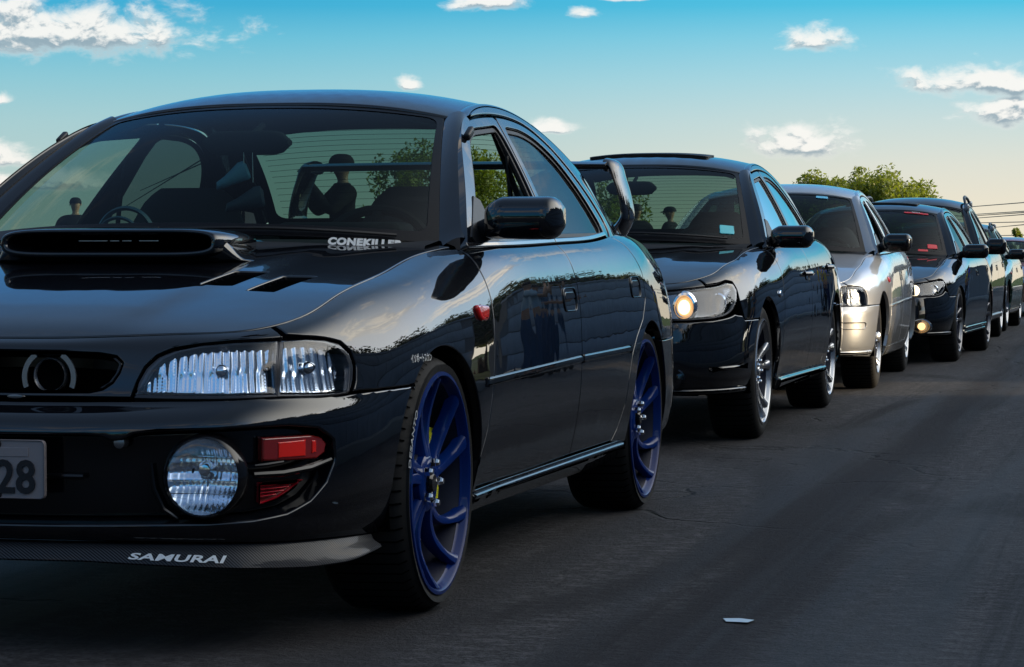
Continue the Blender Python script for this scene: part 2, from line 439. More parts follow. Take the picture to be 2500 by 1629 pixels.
def curve(pts, n=12, closed=False):
    """smooth polyline through 2D or 3D points"""
    P = np.asarray(pts, float)
    if closed: Q = np.vstack([P[-2:], P, P[:2]])
    else: Q = P
    t = np.r_[0, np.cumsum(np.maximum(np.linalg.norm(np.diff(Q, axis=0), axis=1), 1e-6)**.5)]
    lo, hi = (2, 2+len(P)) if closed else (0, len(P)-1)
    if closed: Q = np.vstack([P[-3:], P, P[:3]]); t = np.r_[0, np.cumsum(np.maximum(np.linalg.norm(np.diff(Q, axis=0), axis=1), 1e-6)**.5)]; lo, hi = 3, 3+len(P)
    tq = np.concatenate([np.linspace(t[i], t[i+1], n, endpoint=False) for i in range(lo, hi)]+([] if closed else [[t[hi]]]))
    return nspline(t, Q, tq)
def rounded(pts, r, n=5):
    """polygon with every corner rounded by r (number or list)"""
    P = [np.array(p, float) for p in pts]; out = []; m_ = len(P)
    for i, p in enumerate(P):
        ri = r[i] if hasattr(r, '__len__') else r
        a = P[i-1]-p; b = P[(i+1) % m_]-p; la, lb = np.linalg.norm(a), np.linalg.norm(b)
        k = min(ri, la*.49, lb*.49)
        if k < 1e-6: out.append(p); continue
        p0, p1 = p+a/la*k, p+b/lb*k
        for j in range(n+1):
            t = j/n; out.append((1-t)**2*p0+2*t*(1-t)*p+t*t*p1)
    return np.array(out)
# ------------------------------------------------------------------ materials
def mat(name, col=(.5, .5, .5), rough=.5, metal=0.0, spec=.5, coat=0.0, emit=None, estr=0.0, alpha=None, ior=1.45, trans=0.0, aniso=0.0):
    m = bpy.data.materials.new(name); m.use_nodes = True; b = m.node_tree.nodes['Principled BSDF']
    b.inputs['Base Color'].default_value = (*col, 1); b.inputs['Roughness'].default_value = rough; b.inputs['Metallic'].default_value = metal
    b.inputs['Specular IOR Level'].default_value = spec; b.inputs['IOR'].default_value = ior; b.inputs['Coat Weight'].default_value = coat; b.inputs['Coat Roughness'].default_value = .03; b.inputs['Coat IOR'].default_value = 1.5
    b.inputs['Transmission Weight'].default_value = trans
    if emit: b.inputs['Emission Color'].default_value = (*emit, 1); b.inputs['Emission Strength'].default_value = estr
    return m
def bump(m, scale, strength, dist=.002, detail=4, coord='Object', kind='noise', rough_var=None, stretch=(1, 1, 1)):
    w_ = NT(m.node_tree); b = m.node_tree.nodes['Principled BSDF']
    t = w_.node('ShaderNodeTexCoord'); mp = w_.node('ShaderNodeMapping'); mp.inputs['Scale'].default_value = stretch; w_.l.new(t.outputs[coord], mp.inputs[0])
    n = w_.node('ShaderNodeTexNoise'); n.inputs['Scale'].default_value = scale; n.inputs['Detail'].default_value = detail; w_.l.new(mp.outputs[0], n.inputs['Vector'])
    bp = w_.node('ShaderNodeBump'); bp.inputs['Strength'].default_value = strength; bp.inputs['Distance'].default_value = dist
    w_.l.new(n.outputs[0], bp.inputs['Height']); w_.l.new(bp.outputs[0], b.inputs['Normal'])
    if rough_var: 
        mr = w_.node('ShaderNodeMapRange'); w_.l.new(n.outputs[0], mr.inputs[0]); mr.inputs[3].default_value = rough_var[0]; mr.inputs[4].default_value = rough_var[1]; w_.l.new(mr.outputs[0], b.inputs['Roughness'])
    return m
def paint(name, col, metal=.0, rough=.35, coat=1.0, spec=.5, dust=.04):
    """lacquered car paint with a faint film of dust and orange peel"""
    m = mat(name, col, rough, metal, spec, coat); w_ = NT(m.node_tree); b = m.node_tree.nodes['Principled BSDF']
    b.inputs['Coat IOR'].default_value = 1.66
    t = w_.node('ShaderNodeTexCoord')
    n = w_.node('ShaderNodeTexNoise'); n.inputs['Scale'].default_value = 5; n.inputs['Detail'].default_value = 9; n.inputs['Roughness'].default_value = .7; w_.l.new(t.outputs['Object'], n.inputs['Vector'])
    n2 = w_.node('ShaderNodeTexNoise'); n2.inputs['Scale'].default_value = 9; n2.inputs['Detail'].default_value = 1; w_.l.new(t.outputs['Object'], n2.inputs['Vector'])
    d = w_.math('MULTIPLY', w_.sstep(n.outputs[0], .45, .8), dust)
    cm = w_.mix(d, col, (.22, .2, .18)); w_.l.new(cm, b.inputs['Base Color'])
    w_.l.new(w_.math('ADD', .012, w_.math('MULTIPLY', w_.sstep(n.outputs[0], .4, .8), .035)), b.inputs['Coat Roughness'])
    bp = w_.node('ShaderNodeBump'); bp.inputs['Strength'].default_value = .035; bp.inputs['Distance'].default_value = .02; w_.l.new(n2.outputs[0], bp.inputs['Height']); w_.l.new(bp.outputs[0], b.inputs['Coat Normal'])
    return m
def glass(name, tint, refl=1.0, rough=.0, film=.0):
    """thin pane: tinted see-through sheet with a mirror film by Fresnel"""
    m = bpy.data.materials.new(name); m.use_nodes = True; w_ = NT(m.node_tree); w_.n.clear()
    tr = w_.node('ShaderNodeBsdfTransparent'); tr.inputs[0].default_value = (*tint, 1)
    gl = w_.node('ShaderNodeBsdfGlossy'); gl.inputs['Roughness'].default_value = rough
    lw = w_.node('ShaderNodeLayerWeight'); lw.inputs[0].default_value = .5
    f = w_.math('ADD', w_.math('MULTIPLY', w_.math('ADD', .07, w_.math('MULTIPLY', w_.math('POWER', lw.outputs['Facing'], 5.0), .93)), refl), film, clamp=True)
    mx = w_.node('ShaderNodeMixShader'); w_.set(mx.inputs[0], f); w_.l.new(tr.outputs[0], mx.inputs[1]); w_.l.new(gl.outputs[0], mx.inputs[2])
    o = w_.node('ShaderNodeOutputMaterial'); w_.l.new(mx.outputs[0], o.inputs[0]); return m
M = {}
M['black_paint'] = paint('black_paint', (.0026, .0032, .005), rough=.5, spec=.004, dust=.006)
M['black_paint2'] = paint('black_pearl_paint', (.003, .0034, .0045), rough=.5, spec=.0, dust=.006)
M['silver_paint'] = paint('silver_paint', (.40, .405, .41), metal=.6, rough=.36, dust=.05)
M['green_paint'] = paint('green_paint', (.006, .045, .02), rough=.5, spec=.1, dust=.03)
M['beige_paint'] = paint('beige_paint', (.34, .30, .24), metal=.3, rough=.4, dust=.05)
M['maroon_paint'] = paint('maroon_paint', (.20, .05, .05), metal=.2, rough=.35, dust=.05)
M['plastic'] = bump(mat('black_plastic', (.012, .012, .013), .45, spec=.35), 180, .2, .0006)
M['gloss_black'] = mat('gloss_black', (.004, .004, .005), .12, spec=.5)
M['rubber'] = bump(mat('rubber', (.012, .012, .012), .72, spec=.25), 60, .35, .001, rough_var=(.6, .85))
M['seal'] = mat('seal_rubber', (.008, .008, .008), .5, spec=.3)
M['trim_bright'] = mat('trim_strip', (.02, .02, .022), .16, spec=.6, coat=1.0)
M['void'] = mat('dark_void', (.0015, .0015, .0015), .95, spec=.02)
M['mesh_black'] = mat('mesh_black', (.01, .01, .012), .4, spec=.5)
M['chrome'] = mat('chrome', (.82, .83, .85), .06, 1.0)
M['lamp_bowl'] = mat('lamp_bowl', (.80, .86, .94), .16, 1.0)
M['lamp_dark'] = mat('lamp_dark', (.05, .05, .055), .25, .6)
M['steel'] = bump(mat('steel', (.38, .38, .4), .35, 1.0), 90, .2, .0006)
M['alloy'] = mat('alloy', (.36, .37, .39), .26, .9, coat=.6)
M['alloy_dark'] = mat('alloy_dark', (.2, .2, .21), .3, .9)
M['blue_rim'] = mat('blue_rim', (.0004, .015, .11), .4, .0, spec=.08, coat=.45)
M['rim_inner'] = mat('rim_inner', (.004, .006, .02), .5, spec=.3)
M['yellow'] = mat('caliper_yellow', (.55, .55, .02), .4, coat=.5)
M['red'] = mat('red_cap', (.4, .01, .01), .35)
M['grey_fabric'] = bump(mat('grey_fabric', (.045, .045, .05), .9, spec=.15), 260, .5, .001)
M['dash'] = bump(mat('dashboard', (.016, .017, .019), .75, spec=.2), 140, .3, .0008)
M['headliner'] = mat('headliner', (.10, .105, .11), .95, spec=.1)
M['glass_w'] = glass('windscreen_glass', (.36, .49, .46), .30, film=.004)
M['glass_side'] = glass('side_glass', (.55, .66, .62), .9)
M['glass_dark'] = glass('tinted_glass', (.16, .20, .20), .55)
M['glass_mirror'] = glass('reflective_side_glass', (.25, .30, .30), 1.3, film=.30)
M['glass_rear'] = glass('rear_glass', (.34, .46, .42), .8)
M['lens'] = glass('lamp_lens', (.93, .95, .97), 1.0)
M['frit'] = mat('frit_black', (.003, .003, .004), .35, spec=.12)
M['amber'] = mat('red_amber_lens', (.70, .015, .005), .12, spec=.6, coat=1.0)
M['amber_dark'] = mat('dark_red_lens', (.20, .012, .010), .15, spec=.6, coat=1.0)
M['red_grille'] = mat('red_painted_grille', (.60, .006, .024), .35, coat=.4)
M['marker'] = mat('marker_lens', (.55, .012, .008), .12, coat=1.0)
M['tail_red'] = mat('tail_lens', (.35, .005, .006), .1, coat=1.0)
M['amber_orange'] = mat('orange_lens', (.8, .22, .02), .15, coat=1.0)
M['grey_print'] = mat('grey_print', (.34, .36, .38), .6)
M['white_print'] = mat('white_print', (.75, .77, .78), .5)
M['plate'] = bump(mat('grey_plate', (.24, .215, .225), .42, .35, spec=.4), 220, .25, .0006)
M['plate_ink'] = mat('plate_ink', (.006, .006, .01), .4)
M['lamp_on'] = mat('lamp_on', (1, .9, .7), .4, emit=(1, .78, .46), estr=2.6)
M['lamp_edge'] = mat('lamp_edge', (.9, .7, .4), .3, emit=(1, .50, .16), estr=1.0)
M['bowl_grey'] = mat('bowl_grey', (.22, .23, .25), .2, 1.0)
M['lamp_warm'] = mat('lamp_warm', (1, .7, .3), .4, emit=(1, .60, .25), estr=2.0)
def carbon():
    m = mat('carbon_weave', (.02, .02, .022), .45, spec=.12, coat=.18); w_ = NT(m.node_tree); b = m.node_tree.nodes['Principled BSDF']
    t = w_.node('ShaderNodeTexCoord'); sp_ = w_.node('ShaderNodeSeparateXYZ'); w_.l.new(t.outputs['Object'], sp_.inputs[0])
    a = w_.math('FRACT', w_.math('MULTIPLY', w_.math('ADD', w_.math('ADD', sp_.outputs[1], w_.math('MULTIPLY', sp_.outputs[0], -1.0)), w_.math('MULTIPLY', sp_.outputs[2], 1.3)), 105.0))
    c = w_.mix(w_.sstep(w_.math('ABSOLUTE', w_.math('SUBTRACT', a, .5)), .18, .32), (.003, .003, .004), (.045, .048, .055))
    w_.l.new(c, b.inputs['Base Color']); return m
M['carbon'] = carbon()
# ------------------------------------------------------------------ ground
def asphalt():
    m = mat('asphalt', (.04, .04, .043), .8, spec=.4); w_ = NT(m.node_tree); b = m.node_tree.nodes['Principled BSDF']
    t = w_.node('ShaderNodeTexCoord')
    def nz(scale, detail=4, rough=.6, st=(1, 1, 1), rot=0, kind='ShaderNodeTexNoise', dist=0):
        mp = w_.node('ShaderNodeMapping'); mp.inputs['Scale'].default_value = st; mp.inputs['Rotation'].default_value = (0, 0, rot); w_.l.new(t.outputs['Object'], mp.inputs[0])
        n = w_.node(kind); n.inputs['Scale'].default_value = scale; w_.l.new(mp.outputs[0], n.inputs['Vector'])
        if kind == 'ShaderNodeTexNoise': n.inputs['Detail'].default_value = detail; n.inputs['Roughness'].default_value = rough; n.inputs['Distortion'].default_value = dist
        return n.outputs[0]
    stone = nz(80, 3, .7); grain = nz(26, 6, .8, (1, .5, 1)); patch = nz(.55, 6, .6, (.6, 1, 1)); broad = nz(.16, 4, .55, (.5, 1, 1), .1)
    tr = nz(1.0, 5, .62, (.05, 1.7, 1), .02, dist=.4); tr2 = nz(1.0, 6, .7, (.09, 6.5, 1), -.04, dist=.3)
    sx = w_.node('ShaderNodeSeparateXYZ'); w_.l.new(t.outputs['Object'], sx.inputs[0])
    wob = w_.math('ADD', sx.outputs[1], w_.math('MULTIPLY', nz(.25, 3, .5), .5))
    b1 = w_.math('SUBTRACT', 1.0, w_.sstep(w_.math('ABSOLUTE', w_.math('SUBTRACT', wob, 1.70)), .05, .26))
    crack = w_.node('ShaderNodeTexVoronoi', feature='DISTANCE_TO_EDGE'); crack.inputs['Scale'].default_value = .9
    wn = w_.node('ShaderNodeTexNoise'); wn.inputs['Scale'].default_value = 2.2; wn.inputs['Detail'].default_value = 6; w_.l.new(t.outputs['Object'], wn.inputs['Vector'])
    mv = w_.node('ShaderNodeMix', data_type='VECTOR'); mv.inputs[0].default_value = .35; w_.l.new(t.outputs['Object'], mv.inputs[4]); w_.l.new(wn.outputs[1], mv.inputs[5]); w_.l.new(mv.outputs[1], crack.inputs['Vector'])
    ck = w_.sstep(crack.outputs[0], .012, .0)
    ck = w_.math('MULTIPLY', ck, w_.sstep(patch, .48, .62))
    base = w_.mix(w_.sstep(stone, .35, .68), (.007, .0067, .008), (.072, .069, .073))
    base = w_.mix(w_.math('MULTIPLY', w_.sstep(grain, .45, .66), .6), base, (.17, .168, .178))
    base = w_.mix(w_.math('MULTIPLY', w_.sstep(patch, .42, .68), .40), base, (.022, .021, .024))
    base = w_.mix(w_.math('MULTIPLY', w_.sstep(tr, .46, .60), .78), base, (.012, .011, .013))
    arcs = None
    for cx_, cy_, rr_, wd_ in ((-9.6, .62, 1.02, .13), (-6.9, 2.5, 1.5, .10), (-2.2, .35, .95, .12), (1.2, 3.0, 1.75, .14)):
        dx_ = w_.math('MULTIPLY', w_.math('SUBTRACT', sx.outputs[0], cx_), .34); dy_ = w_.math('SUBTRACT', wob, cy_+.25)
        rad = w_.math('SQRT', w_.math('ADD', w_.math('MULTIPLY', dx_, dx_), w_.math('MULTIPLY', dy_, dy_)))
        a_ = w_.math('SUBTRACT', 1.0, w_.sstep(w_.math('ABSOLUTE', w_.math('SUBTRACT', rad, rr_)), .02, wd_))
        arcs = a_ if arcs is None else w_.math('MAXIMUM', arcs, a_)
    base = w_.mix(w_.math('MULTIPLY', arcs, w_.math('ADD', .40, w_.math('MULTIPLY', w_.sstep(tr2, .40, .55), .40))), base, (.010, .009, .011))
    lane_light = w_.math('MULTIPLY', w_.sstep(wob, 1.75, 2.35), w_.sstep(patch, .30, .60))  # brighter right-hand side of the road, its light put into the colour
    base = w_.mix(w_.math('MULTIPLY', lane_light, .30), base, (.15, .15, .155))
    car_shade = w_.math('MULTIPLY', w_.sstep(wob, 1.35, .75), .45)  # darker towards the cars: the shade beside them put into the colour
    base = w_.mix(car_shade, base, (.012, .011, .013))
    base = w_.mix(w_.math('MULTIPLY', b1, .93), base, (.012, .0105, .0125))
    base = w_.mix(w_.math('MULTIPLY', w_.sstep(tr2, .52, .66), .5), base, (.013, .012, .014))
    base = w_.mix(w_.math('MULTIPLY', w_.sstep(broad, .5, .7), .35), base, (.060, .052, .050))
    base = w_.mix(w_.math('MULTIPLY', ck, .7), base, (.006, .006, .007))
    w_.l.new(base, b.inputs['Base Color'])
    w_.l.new(w_.math('SUBTRACT', .86, w_.math('MULTIPLY', w_.sstep(tr, .46, .60), .20)), b.inputs['Roughness'])
    h = w_.math('ADD', w_.math('MULTIPLY', stone, .5), w_.math('ADD', w_.math('MULTIPLY', grain, 1.0), w_.math('MULTIPLY', ck, -1.2)))
    bp = w_.node('ShaderNodeBump'); bp.inputs['Strength'].default_value = 1.0; bp.inputs['Distance'].default_value = .016; w_.l.new(h, bp.inputs['Height']); w_.l.new(bp.outputs[0], b.inputs['Normal'])
    b.inputs['Specular IOR Level'].default_value = .32
    return m
mb = MB(); mb.add([(-3000, -3000, 0), (3000, -3000, 0), (3000, 3000, 0), (-3000, 3000, 0)], [(0, 1, 2, 3)])
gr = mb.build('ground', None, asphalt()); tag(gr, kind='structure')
# ------------------------------------------------------------------ the base body: (x, y, heights of the rows, insets of the rows)
HZC = np.array([(.80, .630), (.74, .650), (.69, .672), (.60, .700), (.40, .745), (.20, .783), (0, .815), (-.2, .842), (-.4, .866), (-.6, .885), (-.8, .90)])[::-1]
HZE = np.array([(.80, .640), (.74, .648), (.66, .664), (.60, .680), (.50, .704), (.30, .750), (0, .797), (-.3, .842), (-.55, .868), (-.8, .88)])[::-1]
def hood_fn(x, y):
    x = np.asarray(x, float); y = np.asarray(y, float)
    zc = nspline(HZC[:, 0], HZC[:, 1], x.ravel()).reshape(x.shape); ze = nspline(HZE[:, 0], HZE[:, 1], x.ravel()).reshape(x.shape)
    q = np.clip(np.abs(y)/.66, 0, 1.2)
    k = 1/(1+np.exp(-(.30+.16*np.clip((.6-x)/1.1, 0, 1)-np.abs(y))/.018))
    return zc-(zc-ze)*q**2.6+.007*k*np.clip((.72-x)/.2, 0, 1)
def deck_fn(x, y):
    x = np.asarray(x, float); y = np.asarray(y, float)
    z = np.interp(x, [-3.6, -3.42, -3.3, -3.1, -2.9, -2.6, -2.3], [.87, .893, .912, .925, .934, .94, .93])
    return z-.022*np.clip(np.abs(y)/.66, 0, 1.1)**2.2
def stations(style='ledge'):
    S = [
    (.860, .00, [.235,.262,.34,.42,.466,.500,.525,.58,.628,.643,.650], [.030,.008,.000,.000,-.004,.016,.070,.085,.100,.112,.140]),
    (.853, .24, [.235,.262,.34,.42,.466,.500,.525,.58,.628,.643,.650], [.030,.008,.000,.000,-.004,.016,.070,.084,.100,.112,.140]),
    (.825, .45, [.232,.262,.34,.42,.472,.505,.530,.585,.636,.653,.662], [.032,.010,.000,.000,-.003,.018,.062,.078,.100,.118,.142]),
    (.765, .61, [.228,.262,.34,.43,.482,.513,.537,.592,.645,.661,.670], [.036,.012,.000,.000,-.001,.018,.050,.060,.080,.102,.130]),
    (.670, .705,[.224,.260,.34,.43,.490,.518,.543,.598,.652,.672,.684], [.042,.016,.001,.000,.000,.016,.036,.044,.062,.090,.120]),
    (.540, .765,[.220,.257,.34,.43,.497,.523,.548,.602,.662,.694,.710], [.046,.020,.003,.000,.001,.012,.022,.030,.052,.086,.122]),
    (.320, .805,[.210,.250,.34,.43,.505,.550,.600,.655,.708,.740,.755], [.050,.022,.005,.000,.000,.003,.010,.028,.064,.102,.142]),
    (.000, .832,[.200,.245,.34,.43,.520,.580,.640,.700,.752,.785,.800], [.055,.022,.006,.000,.000,.003,.010,.027,.062,.107,.155]),
    (-.300,.842,[.190,.240,.33,.42,.520,.600,.670,.735,.788,.825,.843], [.060,.030,.014,.003,.000,.003,.012,.031,.066,.112,.160]),
    (-.520,.845,[.190,.237,.325,.42,.525,.606,.678,.745,.800,.836,.854], [.068,.040,.020,.005,.000,.003,.010,.025,.050,.083,.120]),
    (-.750,.846,[.188,.235,.32,.42,.528,.608,.680,.745,.803,.838,.858], [.072,.043,.022,.006,.000,.003,.0085,.0185,.036,.060,.088]),
    (-1.10,.847,[.186,.233,.32,.42,.530,.610,.682,.748,.806,.842,.864], [.074,.045,.022,.006,.000,.003,.008,.0175,.034,.055,.080]),
    (-1.45,.847,[.184,.232,.32,.42,.532,.614,.686,.754,.812,.850,.872], [.074,.045,.022,.006,.000,.003,.008,.0175,.034,.055,.080]),
    (-1.95,.847,[.182,.232,.32,.42,.538,.620,.695,.764,.824,.862,.884], [.072,.043,.021,.005,.000,.003,.008,.0175,.035,.057,.084]),
    (-2.30,.845,[.186,.236,.325,.425,.545,.630,.706,.778,.840,.880,.902], [.066,.034,.013,.002,.000,.003,.009,.020,.042,.070,.103]),
    (-2.65,.838,[.196,.242,.33,.43,.550,.636,.714,.788,.852,.892,.915], [.058,.024,.005,.000,.000,.004,.012,.028,.057,.095,.138]),
    (-2.95,.822,[.206,.248,.335,.435,.550,.636,.714,.788,.850,.890,.910], [.052,.020,.003,.000,.001,.008,.020,.042,.078,.115,.155]),
    (-3.20,.785,[.215,.252,.335,.435,.545,.628,.706,.778,.838,.876,.895], [.046,.018,.002,.000,.002,.014,.030,.052,.084,.115,.150]),
    (-3.36,.700,[.222,.256,.335,.435,.540,.575,.68,.760,.822,.862,.884], [.040,.015,.001,.000,.003,.030,.055,.075,.095,.115,.145]),
    (-3.44,.520,[.228,.258,.335,.435,.538,.565,.67,.755,.820,.865,.886], [.035,.012,.000,.000,.004,.045,.075,.088,.100,.112,.135]),
    (-3.47,.240,[.230,.260,.335,.435,.538,.565,.67,.755,.822,.872,.894], [.030,.010,.000,.000,.004,.050,.080,.090,.100,.110,.130]),
    (-3.475,.00,[.230,.260,.335,.435,.538,.565,.67,.755,.822,.872,.895], [.030,.010,.000,.000,.004,.050,.080,.090,.100,.110,.130])]
    if style == 'smooth':      # no step between bumper and lamps: one convex nose
        R = []
        for i, (x, y, z, d) in enumerate(S):
            z, d = list(z), list(d)
            if i < 6:
                z[4], z[5], z[6] = .47, .515, .55; k = [.0, .0, .0, .0, .006, .014, .022, .045, .075, .10, .135]
                for j in (4, 5, 6, 7, 8, 9, 10): d[j] = k[j] if i < 5 else (k[j]+d[j])/2
            R.append((x, y, z, d))
        S = R
    return S
RAIL = np.array([(-.585, .868), (-.72, .958), (-.88, 1.062), (-1.04, 1.152), (-1.18, 1.215), (-1.32, 1.252), (-1.50, 1.277), (-1.72, 1.287), (-1.95, 1.275), (-2.15, 1.243), (-2.35, 1.188), (-2.55, 1.108), (-2.72, 1.020), (-2.86, .938)])
YB = np.array([(-3.0, .665), (-2.8, .685), (-2.55, .725), (-2.3, .748), (-2.0, .762), (-1.5, .768), (-1.0, .765), (-.75, .756), (-.5, .735), (-.3, .71)])
def side_pt(x, z):
    x = np.asarray(x, float); z = np.asarray(z, float)
    t = (z-.865)/.39
    yb = nspline(YB[:, 0], YB[:, 1], x.ravel()).reshape(x.shape)
    y = yb-.175*t-.055*t*np.abs(t)
    return np.stack([x, y, z], -1)
side_surf = FD(lambda u, v: side_pt(-u, v))       # u = -x, v = z
def rail_xz(t):   # t in 0..1 along the rail
    return curve(RAIL, 12)[int(round(t*12*(len(RAIL)-1)))]
RC = curve(RAIL, 16)
RC_L = np.r_[0, np.cumsum(np.linalg.norm(np.diff(RC, axis=0), axis=1))]; RC_L /= RC_L[-1]
def rail_at_x(x):
    return np.interp(-np.asarray(x), -RC[:, 0], RC[:, 1])
# windscreen: u across -1..1, v up 0..1
def ws_fn(u, v):
    u = np.asarray(u, float); v = np.asarray(v, float); a = np.abs(u)
    b = np.stack([-.30-.27*a**2.2, .655*u, .890-.022*a**2], -1)
    t = np.stack([-1.11-.075*a**2.2, .497*u, 1.262-.034*a**2.4], -1)
    k = (4*v*(1-v))[..., None]*np.array([.022, 0, .036])*(1-.35*a[..., None]**3)
    return b+(t-b)*v[..., None]+k
ws_surf = FD(ws_fn)
def rw_fn(u, v):
    u = np.asarray(u, float); v = np.asarray(v, float); a = np.abs(u)
    b = np.stack([-2.86+.11*a**2.2, -.58*u, .945-.0*a], -1)
    t = np.stack([-2.20+.05*a**2.2, -.49*u, 1.275-.028*a**2.4], -1)
    k = (4*v*(1-v))[..., None]*np.array([-.03, 0, .036])*(1-.3*a[..., None]**3)
    return b+(t-b)*v[..., None]+k
rw_surf = FD(rw_fn)
def roof_fn(u, v):      # u = -x, v across -1..1
    u = np.asarray(u, float); v = np.asarray(v, float); x = -u
    zr = rail_at_x(x.ravel()).reshape(x.shape)
    # at the front and rear ends the roof must meet the screens
    yr = side_pt(x, zr)[..., 1]*.955
    a = np.abs(v)
    zc = np.interp(x, [-2.32, -2.2, -2.05, -1.85, -1.6, -1.4, -1.25, -1.1, -1.0], [1.258, 1.285, 1.315, 1.335, 1.340, 1.329, 1.308, 1.268, 1.23])
    zc = .5*zc+.25*(np.interp(x+.05, [-2.32, -2.2, -2.05, -1.85, -1.6, -1.4, -1.25, -1.1, -1.0], [1.258, 1.285, 1.315, 1.335, 1.340, 1.329, 1.308, 1.268, 1.23])+np.interp(x-.05, [-2.32, -2.2, -2.05, -1.85, -1.6, -1.4, -1.25, -1.1, -1.0], [1.258, 1.285, 1.315, 1.335, 1.340, 1.329, 1.308, 1.268, 1.23]))
    ze = np.minimum(zr+.004, zc-.006)
    return np.stack([x, v*yr, zc-(zc-ze)*a**2.6], -1)
# ------------------------------------------------------------------ a car
def band_outline(a, b): return np.vstack([a, b[::-1]])
class Car:
    AX = (0.0, -2.52)
    def __init__(s, name, label, loc, rz, P, group='cars parked nose to tail in a row', fine=True, style='ledge', R=.322, zc=.30, warp=None, yo=0.0):
        s.root = empty(name, loc, rz); tag(s.root, label, 'car', group)
        s.P = P; s.fine = fine; s.R = R; s.zc = zc
        s.k = 1.0 if fine else 2.2; s.warp = warp
        s.B = Body(stations(style), (lambda x, y: hood_fn(x, y), 0, 1.95), (deck_fn, 4.95, 99))
        s.hood_end = s.B.xz(-.50, .84)[0]
        s.glassy = []
    def W(s, surf):
        return surf
    def uv(s, pts): return np.array([(u, s.B.vz(u, z)) for u, z in pts])
    def part(s, name, outline, surf, m, parent=None, **kw):
        kw.setdefault('step', .03*s.k); kw.setdefault('edge', .012*s.k)
        V, F, Nn = fill_data(outline, surf, **kw)
        return link(name, s.mk(name, V, F, None if kw.get('disp') is not None else Nn), parent or s.root, m)
    def mk(s, name, V, F, Nn=None, **k):
        V = np.array(V, float)
        if s.warp is not None:
            V, Nn = s.warp(V, None if Nn is None else np.array(Nn))
        return raw_mesh(name, V, F, Nn, **k)
    def sides(s, name, outline, surf_l, m, parent=None, **kw):
        a = s.part(name, outline, surf_l, m, parent, **kw); b = s.part(name, outline, mirror_y(surf_l), m, parent, **kw); return a, b
    def arch(s, ax, a0, a1, n=28, R=None):
        R = R or s.R; zc = s.zc
        return [s.B.xz(s.AX[ax]+R*math.cos(t), max(zc+R*math.sin(t), .1)) for t in np.linspace(a0, a1, n)]
    def sideline(s, xz): return [s.B.xz(x, z) for x, z in xz]
    def top_row(s, u0, u1, n=40): return [(u, s.B.nr-1.0) for u in np.linspace(u0, u1, n)]
    # --- panels
    def panels(s):
        B, P = s.B, s.P; pm = s.P['paint']; lo = s.P.get('lower', pm); T = B.nr-1
        SV = .09
        R = s.R; zc = s.zc
        zbf = .543; xf = s.AX[0]; a_b = math.asin((zbf-zc)/R)       # bumper line meets the arch
        uf, vf = B.xz(xf+R*math.cos(a_b), zbf)
        low_a = -math.asin(min(.99, (zc-.215)/R))
        # front bumper across the nose
        arc = s.arch(0, low_a, a_b, 14)
        bt = P['bump_top']; top = [(u, B.vz(u, z)) for u, z in bt]
        right = arc+top[::-1] if False else None
        half = [(u, 0.0) for u in np.linspace(0, arc[0][0], 24)]+arc+[p for p in top[::-1]]
        left = [(-u, v) for u, v in half[::-1]]
        outl = half[:-1]+left[:-1] if abs(half[-1][0]) < 1e-6 else half+left
        outl = half+[(-u, v) for u, v in half[::-1] if abs(u) > 1e-6]
        s.bumper = s.part('front_bumper', outl, B, lo, sv=SV, holes=P.get('bump_holes', lambda s: [])(s), depth=.03, hole_depth=P.get('hole_depth', .03), step=.022*s.k, edge=.01*s.k, rnd=.006)
        # fender
        lamp_edge = P['fender_front']            # list (u, z) from the bumper line up to the hood edge
        hx = s.hood_end
        door_a = P['shutA']
        fen = [(u, B.vz(u, z)) for u, z in lamp_edge]+s.top_row(lamp_edge[-1][0], hx, 30)+s.sideline(door_a)
        arc2 = s.arch(0, math.pi+math.asin((zc-.25)/R), a_b, 30)
        x_end = s.AX[0]+R*math.cos(math.pi+math.asin((zc-.25)/R))
        fen += [B.xz(door_a[-1][0], .25), B.xz(x_end, .25)]+arc2
        bl = [q for q in top if q[0] > lamp_edge[0][0]+.01 and q[0] < arc2[-1][0]-.01]
        fen += bl[::-1]
        s.sides('fender', fen, B, pm, sv=SV, step=.022*s.k, edge=.01*s.k, depth=.02)
        # hood
        hl = []
        for u in np.linspace(0, hx, 60):
            p, _ = B(u, T); hl.append((p[0], p[1]))
        back = P['hood_back']
        ho = [(x, y) for x, y in hl if x > back[-1][0]+.0]+[(x, y) for x, y in back[::-1]]
        ho = ho+[(x, -y) for x, y in ho[::-1] if abs(y) > 1e-6]
        hs = lambda x, y: (np.stack([x, y, hood_fn(x, y)], -1), None)
        hsurf = FD(lambda x, y: np.stack([x, y, hood_fn(x, y)], -1))
        s.hsurf = hsurf
        s.hood = s.part('hood', ho, hsurf, pm, step=.03*s.k, edge=.012*s.k, depth=.02, holes=P.get('hood_holes', []), hole_depth=.03, rnd=.004)
        # doors
        bz = P['belt']; shB, shC = P['shutB'], P['shutC']; bot = P.get('door_bottom', .262)
        def topseg(x0, x1, n=14):
            u0, u1 = B.u_of_x(x0), B.u_of_x(x1); return [(u, T-.02) for u in np.linspace(u0, u1, n)]
        dF = s.sideline(door_a[::-1])+topseg(door_a[0][0], shB[0][0])+s.sideline(shB)
        dR = s.sideline(shB[::-1])+topseg(shB[0][0], shC[0][0])+s.sideline(shC)
        s.fdoors = s.sides('front_door', dF, B, pm, sv=SV, step=.028*s.k, edge=.011*s.k, depth=.02)
        s.rdoors = s.sides('rear_door', dR, B, pm, sv=SV, step=.028*s.k, edge=.011*s.k, depth=.02)
